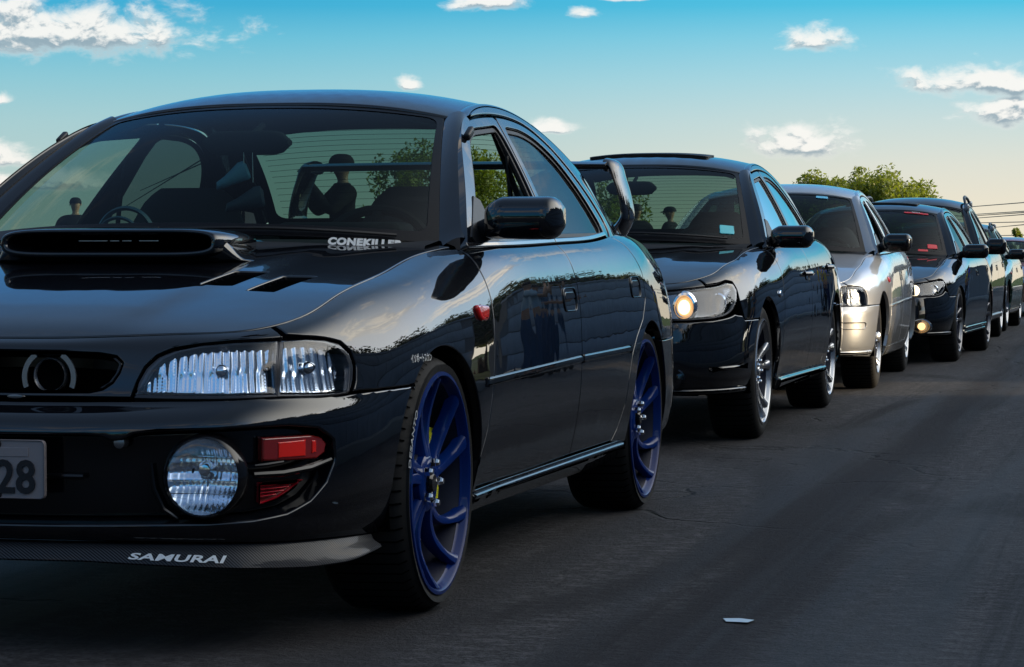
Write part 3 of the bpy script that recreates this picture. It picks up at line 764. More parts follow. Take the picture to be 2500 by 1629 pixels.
        # sill
        x0 = s.AX[0]-R*math.cos(math.asin((zc-.25)/R))-.005; x1 = s.AX[1]+R*math.cos(math.asin((zc-.25)/R))+.005
        u0, u1 = B.u_of_x(x0), B.u_of_x(x1)
        n = 24; sl = [(u, 0.0) for u in np.linspace(u0, u1, n)]+[(u, B.vz(u, bot-.006)) for u in np.linspace(u1, u0, n)]
        s.sides('sill', sl, B, lo, sv=SV, depth=.02, step=.03*s.k)
        # rear quarter
        zr = .555; a_r = math.pi-math.asin((zr-zc)/R); ur, vr = B.xz(s.AX[1]+R*math.cos(a_r), zr)
        arc3 = s.arch(1, a_r, math.asin((.245-zc)/R), 30)
        uq = s.B.L-P.get('tail_u', .62)
        q = s.sideline(shC[::-1])+topseg(shC[0][0]-.004, -2.95, 20)+s.top_row(B.u_of_x(-2.96), uq, 12)+[(uq, B.vz(uq, zr))]+[(u, B.vz(u, zr)) for u in np.linspace(uq, ur, 12)[1:-1]]+arc3+[B.xz(shC[-1][0], bot-.005)]
        s.sides('rear_quarter_panel', q, B, pm, sv=SV, step=.028*s.k, edge=.011*s.k, depth=.02)
        # rear bumper and tail
        arc4 = s.arch(1, math.pi-math.asin((zr-zc)/R), math.pi+math.asin((zc-.225)/R), 14)
        L = B.L; half = [(L-1e-4, 0.0), (L-1e-4, B.vz(L-1e-4, zr-.003))]+[(u, B.vz(u, zr-.003)) for u in np.linspace(L, arc4[0][0], 30)[1:-1]]+arc4+[(u, 0.0) for u in np.linspace(arc4[-1][0], L, 20)[1:-1]]
        s.sides('rear_bumper', half, B, lo, sv=SV, depth=.03, gap=0.0005, step=.03*s.k)
        tl = [(uq+.003, B.vz(uq, zr)+.02), (uq+.003, T), ]+[(u, T) for u in np.linspace(uq, L, 12)[1:]]+[(u, B.vz(u, zr)+.02) for u in np.linspace(L, uq, 12)[:-1]]
        s.sides('tail_panel', tl, B, pm, sv=SV, depth=.03, gap=0.0005, step=.03*s.k)
        a_, b_ = L-.60, L-.22
        s.sides('tail_lamp', rounded([(a_, B.vz(a_, .62)), (a_, B.vz(a_, .80)), (b_, B.vz(b_, .80)), (b_, B.vz(b_, .62))], .15), B, M['tail_red'], sv=SV, lift=.006, depth=.008, step=.03*s.k)
        # deck lid
        dk = [];
        for u in np.linspace(B.u_of_x(-2.80), L, 40):
            p, _ = B(u, T); dk.append((p[0], p[1]))
        fr = [(-2.90, 0), (-2.895, .2), (-2.87, .4), (-2.80, .56), (-2.76, .60)]
        do = fr+dk; do = do[1:]; do = [(x, y) for x, y in do if y > 1e-3]
        poly = [(-2.90, 0)]+do+[(do[-1][0]-.002, 0)]+[(x, -y) for x, y in do[::-1]]
        s.part('trunk_lid', poly, FD(lambda x, y: np.stack([x, y, deck_fn(x, y)], -1)), pm, step=.04*s.k, depth=.02)
    def greenhouse(s):
        P = s.P; pm = P['paint']; B = s.B
        W_ = s.part
        rail = [(-x, z) for x, z in RC]                       # (u, z)
        rail = np.array(rail)
        # inner edge of the outer pillar strip
        fo = np.array(P['frame_out'])                          # (x, z) outer line of the door frames
        fo_c = curve(fo, 10)
        top = [(-x, z) for x, z in fo_c]
        # the cant rail: between the rail and the frame line, closed below at the belt
        outl = list(map(tuple, rail))+[(2.93, .905), (2.62, .885), (-P['shutC'][0][0]+.012, .895)]+top[::-1]+[(-fo[0][0], fo[0][1]-.0)]
        s.sides('roof_pillar_frame', outl, side_surf, pm, step=.03*s.k, edge=.012*s.k, depth=.02, rnd=.006, gap=.0005)
        # door frames: front and rear, each a ring round its glass
        dF, dR = rounded(P['dloF'], P['dlo_r'][0]), rounded(P['dloR'], P['dlo_r'][1])
        cv = np.array([(x, z) for x, z in fo_c]); cen = np.array([-1.5, .95])
        ins = cv+(cen-cv)/np.linalg.norm(cen-cv, axis=1, keepdims=True)*.0045
        bt, bb = P.get('bpost', (-1.605, -1.425))
        nF = [tuple(q) for q in ins if q[0] > bt+.006 and q[1] > .88]; nR = [tuple(q) for q in ins if q[0] < bt-.004]
        fr = [(-.565, .872)]+nF+[(bt+.004, 1.244)]+[(bt+(bb-bt)*t**.8+.004, 1.244+(.878-1.244)*t) for t in (.3, .6, .85, 1)]
        rr = [(bt+(bb-bt)*t**.8-.004, 1.244+(.878-1.244)*t) for t in (1, .85, .6, .3, 0)]+nR+[(P['shutC'][0][0]-.02, .905)]
        for nm, out_, hole, doors, gl in (('window_frame', fr, dF, s.fdoors, P.get('glassF', 'glass_side')), ('window_frame', rr, dR, s.rdoors, P.get('glassR', 'glass_dark'))):
            o_ = [(-x, z) for x, z in out_]; h_ = [(-x, z) for x, z in hole]
            for sd in (0, 1):
                sf = side_surf if sd == 0 else mirror_y(side_surf)
                f_ = s.part(nm, o_, sf, P.get('frame_mat', pm), s.root, step=.025*s.k, edge=.01*s.k, depth=.014, holes=[h_], lift=-.004, rnd=.004)
                hc = np.mean(h_, 0)
                big = [hc+(np.array(q)-hc)*1.0 for q in h_]
                W_('window_seal', o_if(h_, .0), sf, M['seal'], s.root, step=.03*s.k, edge=.01*s.k, depth=.006, lift=-.012, holes=[shrink(h_, .014)], gap=0)
                if not (nm == 'window_frame' and gl is None):
                    pane = h_
                    if P.get('open_front') and out_ is fr and sd == 0: continue
                    W_('side_window', pane, sf, M[gl], s.root, step=.06, edge=.02, depth=.001, lift=-.016, gap=0)
        # belt strip
        for x0, x1, nm in ((P['shutA'][0][0]-.02, P['shutB'][0][0], 'belt_strip'), (P['shutB'][0][0]-.004, P['shutC'][0][0]+.03, 'belt_strip')):
            n = 14; xs = np.linspace(x0, x1, n)
            tb = lambda x: float(s.B(s.B.u_of_x(x), s.B.nr-1.0)[0][2])
            o_ = [(-x, tb(x)+.0) for x in xs]+[(-x, tb(x)+.017) for x in xs[::-1]]
            s.sides('belt_strip', o_, side_surf, M['trim_bright'], step=.03, edge=.012*s.k, depth=.012, lift=.005, rnd=.004)
        # screens
        t = np.linspace(-1, 1, 25)
        so = [(a, 0.0) for a in t]+[(1.0, b) for b in np.linspace(0, 1, 13)[1:]]+[(a, 1.0) for a in t[::-1][1:]]+[(-1.0, b) for b in np.linspace(1, 0, 13)[1:-1]]
        sh = rounded([(-.955, .0+P.get('frit_low', .06)), (.955, P.get('frit_low', .06)), (.965, .965), (-.965, .965)], [.05, .05, .07, .07])
        kw = dict(su=.6, sv=.5, step=.05*s.k, edge=.02*s.k)
        sc = s.W(ws_surf)
        ws = W_('windscreen', so, ws_surf, M[P.get('ws_glass', 'glass_w')], depth=.001, gap=0, rnd=.001, **kw)
        W_('windscreen_border', so, ws_surf, M['frit'], ws, holes=[sh], depth=.002, gap=.001, lift=.002, rnd=.001, **kw)
        rh = rounded([(-.94, .06), (.94, .06), (.94, .95), (-.94, .95)], .07)
        rw = W_('rear_window', so, flipn(rw_surf), M[P.get('rw_glass', 'glass_rear')], depth=.001, gap=0, rnd=.001, **kw)
        W_('rear_window_border', so, flipn(rw_surf), M['frit'], rw, holes=[rh], depth=.002, gap=.001, lift=.002, rnd=.001, **kw)
        if P.get('defrost', True):
            mb = MB()
            for v in np.linspace(.1, .9, 15):
                pts = rw_fn(np.linspace(-.9, .9, 14), np.full(14, v)); q = pts-np.array([-.004, 0, .002])
                a = np.vstack([q, q+np.array([.0008, 0, .0012])]); n = 14
                mb.add(a, [(i, i+1, n+i+1, n+i) for i in range(n-1)])
            tag(s.put(mb, 'heating_wires', rw, M['seal']), kind='stuff')
        # A pillar faces and C pillar faces: ribbon from the screen edge to the rail
        def ribbon(nm, edge, rl, m=None, bulge=.008, n=9):
            edge = np.asarray(edge); rl = np.asarray(rl)
            for sg in (1, -1):
                rows = []
                for a, b in zip(edge, rl):
                    tt = np.linspace(0, 1, n)[:, None]; ln = np.linalg.norm(a-b); ct = b+unit(np.array([0, -.60, .80]))*ln*.52 if nm != 'roof_gutter' else b+unit(np.array([0, -.60, .80]))*ln*.42
                    r_ = a*(1-tt)**2+2*ct*tt*(1-tt)+b*tt*tt; r_ = r_*np.array([1, sg, 1]); rows.append(r_)
                V, F = loft_data(rows); 
                me = s.mk(nm, V, F); bm = bmesh.new(); bm.from_mesh(me)
                bmesh.ops.recalc_face_normals(bm, faces=bm.faces); bm.to_mesh(me); bm.free()
                link(nm, me, s.root, m or pm)
        vv = np.linspace(-.04, 1.0, 22)
        E_ = ws_fn(np.full(22, .985), vv)-np.array([.004, 0, .005])
        ra = []
        for q in E_:
            # rail point at the same fraction of the way up
            ra.append(None)
        xs = np.interp(vv, [-.04, 1.0], [-.575, -1.235]); zs = rail_at_x(xs)
        RA = side_pt(xs, zs)
        ribbon('front_pillar', E_, RA, bulge=.010)
        E2 = rw_fn(np.full(22, -.975), vv)-np.array([-.006, 0, .006]); xs = np.interp(vv, [-.04, 1.0], [-2.86, -2.13]); RA = side_pt(xs, rail_at_x(xs))
        ribbon('rear_pillar', E2, RA, bulge=.014)
        # roof
        x0 = lambda a: 1.114+.075*np.abs(a)**2.2; x1 = lambda a: 2.195-.05*np.abs(a)**2.2
        tt = np.linspace(-1, 1, 33); ro = [(x0(a), a) for a in tt]+[(x1(a), a) for a in tt[::-1]]
        s.roof = W_('roof', ro, flipn(FD(roof_fn)), pm, sv=.55, step=.035*s.k, edge=.014*s.k, depth=.02, rnd=.008, gap=.001, holes=P.get('roof_holes', []))
        # gutter ribbon: roof edge to rail
        xs = np.linspace(-1.12, -2.26, 30); A_ = roof_fn(-xs, np.full(30, .975)); Bq = side_pt(xs, rail_at_x(xs))
        ribbon('roof_gutter', A_-np.array([0, 0, .006]), Bq, bulge=.004)
        # head lining
        li = [(1.16, -.9), (1.16, .9), (2.2, .9), (2.2, -.9)]
        W_('head_lining', li, flipn(FD(roof_fn)), M['headliner'], sv=.55, step=.08, edge=.05, depth=.002, lift=-.03)
    def put(s, mb, name, parent, m, smooth=True, angle=40, **k):
        me = mb.mesh(name, smooth, angle)
        if s.warp is not None:
            co = np.empty(len(me.vertices)*3); me.vertices.foreach_get('co', co); V, _ = s.warp(co.reshape(-1, 3), None); me.vertices.foreach_set('co', V.ravel()); me.update()
        return link(name, me, parent or s.root, m)
    def underbody(s):
        mb = MB(); mb.box((-1.3, 0, .30), (4.1, 1.1, .10)); 
        s.put(mb, 'floor_pan', None, M['void'])
        mb = MB(); mb.box((.42, 0, .42), (.36, 1.0, .26)); s.put(mb, 'engine_bay', None, M['void'])
        # wheel wells
        for ax in (0, 1):
            for sg in (1, -1):
                mb = MB(); Rw = s.R+.012; rows = []
                for t in np.linspace(-.25, math.pi+.25, 26):
                    rows.append([(s.AX[ax]+Rw*math.cos(t), sg*y, s.zc+Rw*math.sin(t)) for y in (.50, .60, .70, .79)])
                V, F = loft_data(rows); mb.add(V, F)
                c = [(s.AX[ax]+Rw*math.cos(t), sg*.50, s.zc+Rw*math.sin(t)) for t in np.linspace(-.25, math.pi+.25, 26)]
                mb.add(c, [tuple(range(26))]); s.put(mb, 'wheel_arch_liner', None, M['void'])
        # cabin tub: below the belt
        
        for b_ in (((-1.45, .66, .58), (2.1, .04, .5)), ((-1.45, -.66, .58), (2.1, .04, .5)), ((-2.72, 0, .60), (.3, 1.2, .5))): mb = MB(); mb.box(*b_); s.put(mb, 'cabin_trim', None, M['dash'])
    def interior(s):
        P = s.P
        # dashboard
        xs = [(-.36, .83), (-.42, .868), (-.55, .882), (-.70, .868), (-.80, .82), (-.82, .70)]
        rows = [[(x, y, z-.01*abs(y)) for x, z in xs] for y in np.linspace(-.66, .66, 11)]
        mb = MB(); V, F = loft_data(rows); mb.add(V, F)
        mb.box((-.70, .36, .90), (.16, .34, .05), bev=.02)
        s.put(mb, 'dashboard', None, M['dash'])
        cw = [(-.28-.26*abs(a)**2.2, .66*a, .868-.022*a*a) for a in np.linspace(-1, 1, 21)]
        mb = MB(); V, F = loft_data([[ (x+.05, y, z-.012), (x-.0, y, z+.008), (x-.05, y, z-.03)] for x, y, z in cw]); mb.add(V, F); s.put(mb, 'cowl', None, M['plastic'])
        # steering wheel
        c = Vector((-.93, .36, .80)); mb = MB()
        ax = Vector((.92, 0, .38)).normalized()*-1; e1 = Vector((0, 1, 0)); e2 = ax.cross(e1).normalized()
        ring = [c+(e1*math.cos(t)+e2*math.sin(t))*.178 for t in np.linspace(0, 2*math.pi, 37)]
        mb.tube(ring, .014, 8, caps=False)
        sw = s.put(mb, 'steering_wheel', None, M['dash'])
        mb = MB()
        for t in (.1, math.pi-.1, -math.pi/2): mb.tube([c-ax*-.02, c+(e1*math.cos(t)+e2*math.sin(t))*.17], [.03, .016], 8)
        mb.lathe([(0, -.02), (.05, -.02), (.06, .0), (.05, .03), (0, .03)], 16, 'x', tuple(c)); s.put(mb, 'spokes', sw, M['dash'])
        # seats
        def seat(y, lean=0, name='front_seat'):
            mb = MB()
            back = [(-1.22, .36, .235), (-1.29, .55, .25), (-1.35, .74, .24), (-1.39, .87, .205), (-1.41, .95, .165), (-1.425, 1.01, .13), (-1.43, 1.04, .09)]
            rows = []; back = [tuple(q) for q in curve(back, 4)]
            for x, z, hw in back:
                r = []
                for t in np.linspace(0, 2*math.pi, 20, endpoint=False):
                    cs, sn = math.cos(t), math.sin(t); r.append((x+.065*abs(sn)**.7*(1 if sn > 0 else -1)*(1 if z < 1.0 else .75), y+hw*abs(cs)**.6*(1 if cs > 0 else -1), z))
                rows.append(r)
            V, F = loft_data(rows, close_u=True, cap=True); mb.add(V, F)
            se = s.put(mb, name, None, M['grey_fabric'])
            mb = MB(); mb.box((-1.0, y, .42), (.5, .48, .16), bev=.06); s.put(mb, 'cushion', se, M['grey_fabric']); return se
        for y in (.36, -.36): seat(y)
        mb = MB(); rows = []
        for x, z, hw, th in ((-2.0, .50, .60, .08), (-2.08, .72, .61, .09), (-2.14, .88, .60, .07), (-2.16, .93, .57, .03)):
            r = []
            for t in np.linspace(0, 2*math.pi, 24, endpoint=False):
                cs, sn = math.cos(t), math.sin(t); r.append((x+th*abs(sn)**.6*(1 if sn > 0 else -1), hw*abs(cs)**.35*(1 if cs > 0 else -1), z))
            rows.append(r)
        V, F = loft_data(rows, close_u=True, cap=True); mb.add(V, F); mb.box((-1.8, 0, .45), (.5, 1.2, .14), bev=.05)
        s.put(mb, 'rear_bench', None, M['grey_fabric'])
        mb = MB(); mb.box((-2.45, 0, .885), (.55, 1.18, .02)); s.put(mb, 'parcel_shelf', None, M['dash'])
        # mirror
        mb = MB(); rows = []
        for y in np.linspace(-.125, .125, 13):
            h = .030*(1-abs(y/.127)**8)+.004; rows.append([(-.93+.02*math.cos(t), y+.0, 1.150+h*abs(math.sin(t))**.45*(1 if math.sin(t) > 0 else -1)) for t in np.linspace(0, 2*math.pi, 20, endpoint=False)])
        V, F = loft_data(rows, close_u=True, cap=True); mb.add(V, F); mb.tube([(-.95, 0, 1.165), (-1.06, 0, 1.205)], .01, 6)
        s.put(mb, 'rear_view_mirror', None, M['dash'])
        for sg in (1, -1): 
            mb = MB(); mb.tube([(-1.50, sg*.60, 1.13), (-1.49, sg*.615, 1.0), (-1.47, sg*.66, .5)], [.006, .008, .008], 6)
            s.put(mb, 'seat_belt', None, M['seal'])
        for sg in (1, -1):   # inner face of the B posts
            mb = MB(); mb.add([(-1.42, sg*.70, .87), (-1.50, sg*.70, .87), (-1.62, sg*.535, 1.22), (-1.53, sg*.535, 1.22)], [(0, 1, 2, 3)])
            V = [side_pt(np.array(x), np.array(z))*np.array([1, sg, 1])-np.array([0, sg*.02, 0]) for x, z in ((-1.40, .87), (-1.50, .87), (-1.67, 1.235), (-1.54, 1.235))]
            mb.add(V, [(0, 1, 2, 3)]); s.put(mb, 'centre_post_trim', None, M['dash'])
    def mirrors(s, m, housing=None):
        h = housing or dict(x=-.66, y0=.765, y1=.965, z0=.878, z1=.990)
        for sg in (1, -1):
            mb = MB(); rows = []
            ys = np.linspace(0, 1, 17)
            for t in ys:
                y = h['y0']+(h['y1']-h['y0'])*t
                # rounded outer end, slanted inner end
                k = (1-max(0, (t-.80)/.20)**2.6*.55)
                ki = 1-max(0, (.22-t)/.22)**1.5*.42
                zt = h['z1']-(1-k)*.05-(1-ki)*.055; zb = h['z0']+(1-k)*.055+(1-ki)*.01; zb += .012*(1-t)*0
                d = (.052*k*ki+.012)
                cz = (zt+zb)/2; hz = (zt-zb)/2; r = []
                for a in np.linspace(0, 2*math.pi, 28, endpoint=False):
                    cs, sn = math.cos(a), math.sin(a)
                    r.append((h['x']+(d*1.25 if cs > 0 else d*.55)*abs(cs)**(.75)*(1 if cs > 0 else -1), sg*y, cz+hz*abs(sn)**.55*(1 if sn > 0 else -1)))
                rows.append(r)
            V, F = loft_data(rows, close_u=True, cap=True); mb.add(V, F)
            mo = s.put(mb, 'door_mirror', None, m, angle=60)
            # foot and sail plate
            mb = MB(); zc_ = (h['z0']+h['z1'])/2-.012
            mb.tube([(h['x']-.02, sg*(h['y0']+.03), zc_), (h['x']-.04, sg*(h['y0']-.03), zc_-.022), (h['x']-.06, sg*(h['y0']-.055), zc_-.03)], [.034, .032, .045], 12, flat=.9)
            s.put(mb, 'mirror_foot', mo, M['plastic'])
            mb = MB(); rows = []
            tri = [(-.60, .862), (-.585, .885), (-.76, .995), (-.80, .985), (-.80, .868)]
            V = [side_pt(np.array(x), np.array(z))*np.array([1, sg, 1])+np.array([0, sg*.004, 0]) for x, z in tri]; V2 = [v-np.array([0, sg*.015, 0]) for v in V]
            n = len(V); mb.add(V+V2, [tuple(range(n))]+[(i, (i+1) % n, n+(i+1) % n, n+i) for i in range(n)]); s.put(mb, 'sail_plate', mo, M['plastic'])
            mb = MB(); zt, zb = h['z1']-.012, h['z0']+.012
            V = [(h['x']-.030, sg*(h['y0']+.02), zb), (h['x']-.030, sg*(h['y1']-.015), zb+.006), (h['x']-.030, sg*(h['y1']-.015), zt-.006), (h['x']-.030, sg*(h['y0']+.03), zt)]
            mb.add(V, [(0, 1, 2, 3)]); s.put(mb, 'mirror_glass', mo, M['chrome'])
    def handle(s, x, z, w=.085, h=.032, pullup=True, m=None):
        m = m or M['gloss_black']
        for sg in (1, -1):
            sf = s.B if sg > 0 else mirror_y(s.B)
            o = np.array([s.B.xz(a, b) for a, b in rounded([(x-w, z-h), (x+w, z-h), (x+w, z+h), (x-w, z+h)], min(w, h)*.85)])
            u0 = np.mean(o, 0); o2 = u0+(o-u0)*np.array([.82, .78])
            bez = s.part('handle_recess', o, sf, m, sv=.09, step=.02, edge=.006*s.k, depth=.004, lift=.0035, holes=[o2], hole_depth=.02, rnd=.003)
            s.part('recess_floor', o2, sf, M['void'], bez, sv=.09, step=.02, edge=.006*s.k, depth=.002, lift=-.016)
            a = u0+(o-u0)*np.array([.74, .70]); a = np.array([q if q[1] > u0[1]-.02 else (q[0], u0[1]-.02) for q in a])
            fl = s.part('handle_flap', a, sf, m, bez, sv=.09, step=.02, edge=.006*s.k, depth=.012, lift=.002, rnd=.004)
    def wheels(s, rim_fn, Rt=.300, Rr=.255, wd=.215, yo=.815, steer=0.0, z=None, lettering=None):
        proto = {}
        for i, ax in enumerate(s.AX):
            for sg in (1, -1):
                wh = empty('wheel', (0, 0, 0), 0, s.root)
                wx, wy, wz = ax, yo*sg, Rt-.002 if z is None else z
                if s.warp is not None: 
                    q, _ = s.warp(np.array([[wx, wy, s.zc]]), None); wx = q[0][0]; wy = q[0][1]
                wh.location = (wx, wy, wz); wh.rotation_euler = (0, (0.3+i*1.1)*0, (0 if sg > 0 else math.pi)+(steer if i == 0 else 0))
                if not proto:
                    prof = [(Rr-.012, -wd+.015), (Rr+.002, -wd+.006), ((Rr+Rt)/2, -wd-.004), (Rt-.014, -wd+.004), (Rt-.004, -wd+.02), (Rt, -wd/2), (Rt-.003, -.030), (Rt-.012, -.012), (Rt-.022, -.004), ((Rr+Rt)/2, .003), (Rr+.006, -.001), (Rr-.004, -.006), (Rr-.012, -.02)]
                    mb = MB(); mb.lathe(prof, 72 if s.fine else 40)
                    proto['tyre'] = (mb.mesh('tyre', True, 50), M['rubber'])
                    # tread grooves as thin darker rings and shoulder notches
                    mb = MB(); N_ = 64 if s.fine else 32
                    for k in range(N_):
                        t = 2*math.pi*k/N_; 
                        def pt(r, y, dt): return (r*math.cos(t+dt), y, r*math.sin(t+dt))
                        V = [pt(Rt+.0012, -wd+.03, .0), pt(Rt+.0012, -.028, .012), pt(Rt+.0012, -.028, .026), pt(Rt+.0012, -wd+.03, .014), pt(Rt-.0105, -.0115, .016), pt(Rt-.0105, -.0115, .030)]
                        mb.add(V, [(0, 1, 2, 3), (1, 4, 5, 2)])
                    proto['tread'] = (mb.mesh('tread_grooves', False), M['void'])
                    proto.update(rim_fn(Rr, wd, s.fine))
                for nm, (me, m_) in proto.items():
                    o = bpy.data.objects.new(nm.split('#')[0] if nm != 'tread' else 'tread_grooves', me); (tag(o, kind='stuff') if nm == 'tread' else None); COL.objects.link(o); o.parent = wh
                    if len(me.materials) == 0: me.materials.append(m_)
                s.last_wheel = wh
                if lettering and sg > 0: lettering(wh, i)
def o_if(h, d): return h
def shrink(poly, d):
    P = np.asarray(poly, float); e = np.roll(P, -1, 0)-np.roll(P, 1, 0); n = np.stack([-e[:, 1], e[:, 0]], 1); n /= np.maximum(np.linalg.norm(n, axis=1, keepdims=True), 1e-9)
    if not inside((P+n*1e-3), P).mean() > .5: n = -n
    return P+n*d
def flipn(sf):
    def g(u, v):
        p, n = sf(u, v); return p, np.where(n[..., 2:3] < 0, -n, n)
    return g

# ------------------------------------------------------------------ wheels
def barrel(mb, Rr, wd, n=64):
    mb.lathe([(Rr+.006, -.004), (Rr+.004, .003), (Rr-.004, .004), (Rr-.009, -.002), (Rr-.011, -.014), (Rr-.016, -.020)], n)
def nuts(n=5, r=.05, y=-.030, nr=.0105):
    mb = MB()
    for k in range(n):
        t = 2*math.pi*(k+.5)/n; mb.lathe([(0, .022), (nr*.7, .022), (nr, .016), (nr, -.01)], 6, 'y', (r*math.cos(t), y, r*math.sin(t)))
    return mb
def disc(Rr):
    mb = MB(); mb.lathe([(.07, -.075), (Rr*.66, -.075), (Rr*.66, -.10), (.07, -.10)], 48); mb.lathe([(0, -.05), (.072, -.05), (.075, -.078)], 24); return mb
def caliper(Rr):
    mb = MB(); rows = []
    for t in np.linspace(2.45, 3.5, 8): rows.append([(r*math.cos(t), y, r*math.sin(t)) for r, y in ((Rr*.50, -.062), (Rr*.72, -.058), (Rr*.74, -.07), (Rr*.74, -.12), (Rr*.5, -.12))])
    V, F = loft_data(rows, close_u=True, cap=True); mb.add(V, F); return mb
def spoke_rim(n, split, twist, col, wd_hub=.05, hub=.068, w0=.034, w1=.020, dish=.030, spread=.22, capm=None, calm=None, thick=.028):
    """n spokes, each splitting in two near the hub when split is set, swept by twist"""
    def f(Rr, wd, fine):
        mb = MB(); barrel(mb, Rr, wd, 64 if fine else 36)
        out = {'rim_lip': (mb.mesh('rim_lip'), col)}
        mb = MB(); mb.lathe([(Rr-.014, -.019), (Rr-.030, -.05), (Rr-.034, -wd+.02), (Rr, -wd+.005)], 48); out['rim_barrel'] = (mb.mesh('rim_barrel'), M['rim_inner'])
        mb = MB()
        mb.lathe([(.022, -.030), (hub*.86, -.026), (hub, -.034), (hub, -.07), (0, -.07)], 30)
        K = 12 if fine else 6
        def limb(a0, a1, sp0, tw, wa, wb):
            rows = []
            for t in np.linspace(0, 1, K):
                r = hub*.72+(Rr-.012-hub*.72)*t; a = a0+(a1-a0)*t**.8+tw*(t*t)
                hw = (wa+(wb-wa)*math.sin(min(t*1.6, 1)*math.pi/2))*(1+.6*max(0, t-.85)/.15)
                y = -.028-dish*math.sin(math.pi*min(1, t*1.0))*.35+.010*t+.016*t*t; th = thick*(1.15-.35*t)
                e = np.array([math.cos(a), 0, math.sin(a)]); g_ = np.array([-math.sin(a), 0, math.cos(a)]); c = e*r
                r_ = [c-g_*hw+np.array([0, y-th, 0]), c-g_*hw+np.array([0, y-.008, 0]), c-g_*hw*.72+np.array([0, y, 0]), c+np.array([0, y+.002, 0]), c+g_*hw*.72+np.array([0, y, 0]), c+g_*hw+np.array([0, y-.008, 0]), c+g_*hw+np.array([0, y-th, 0])]
                rows.append(r_)
            V, F = loft_data(rows, close_u=True, cap=True); mb.add(V, F)
        for k in range(n):
            a = 2*math.pi*k/n+.35
            if split: limb(a-.10, a-spread, 0, twist, w0*.62, w1*.62); limb(a+.10, a+spread, 0, twist, w0*.62, w1*.62)
            else: limb(a, a, 0, twist, w0, w1)
        me = raw_mesh('spokes', mb.V, mb.F); bm = bmesh.new(); bm.from_mesh(me); bmesh.ops.recalc_face_normals(bm, faces=bm.faces); bm.to_mesh(me); bm.free(); me.set_sharp_from_angle(angle=math.radians(48))
        out['spokes'] = (me, col)
        mb = MB(); mb.lathe([(0, -.016), (.020, -.016), (.026, -.022), (.026, -.04)], 24); out['centre_cap'] = (mb.mesh('centre_cap'), capm or col)
        for k in range(5):
            t = 2*math.pi*(k+.5)/5; mb = MB(); mb.lathe([(0, .022), (.007, .022), (.0105, .016), (.0105, -.01)], 6, 'y', (.05*math.cos(t), -.030, .05*math.sin(t))); out['lug_nut#%d' % k] = (mb.mesh('lug_nut'), M['chrome'])
            if not fine: break
        if fine:
            out['brake_disc'] = (disc(Rr).mesh('brake_disc'), M['steel'])
            out['brake_caliper'] = (caliper(Rr).mesh('brake_caliper'), calm or M['alloy_dark'])
        else:
            mb = MB(); mb.lathe([(0, -.08), (Rr-.03, -.08)], 30); out['brake_disc'] = (mb.mesh('brake_disc'), M['alloy_dark'])
        return out
    return f
# ------------------------------------------------------------------ the black saloon in front
LAMP = [(.374, .540), (.386, .568), (.402, .597), (.428, .620), (.465, .634), (.530, .645), (.62, .651), (.738, .654), (.722, .60), (.714, .540)]
TURN = [(.718, .540), (.728, .60), (.747, .654), (.82, .656), (.88, .652), (.925, .642), (.949, .622), (.955, .595), (.945, .565), (.925, .540)]
SMILE_H = [(0, .458), (.285, .459), (.319, .456), (.343, .447), (.366, .449), (.39, .462), (.44, .468), (.603, .472), (.72, .475), (.80, .466), (.845, .44), (.85, .40), (.825, .355), (.78, .318), (.72, .294), (.64, .283), (.55, .279), (.4, .277), (.2, .274), (0, .273)]
def sym(h): return h+[(-u, z) for u, z in h[::-1] if abs(u) > 1e-6]
VENT1 = [(.285, .325), (.115, .350), (.082, .418), (.268, .394)]
VENT2 = [(.312, .448), (.128, .474), (.113, .546), (.316, .512)]
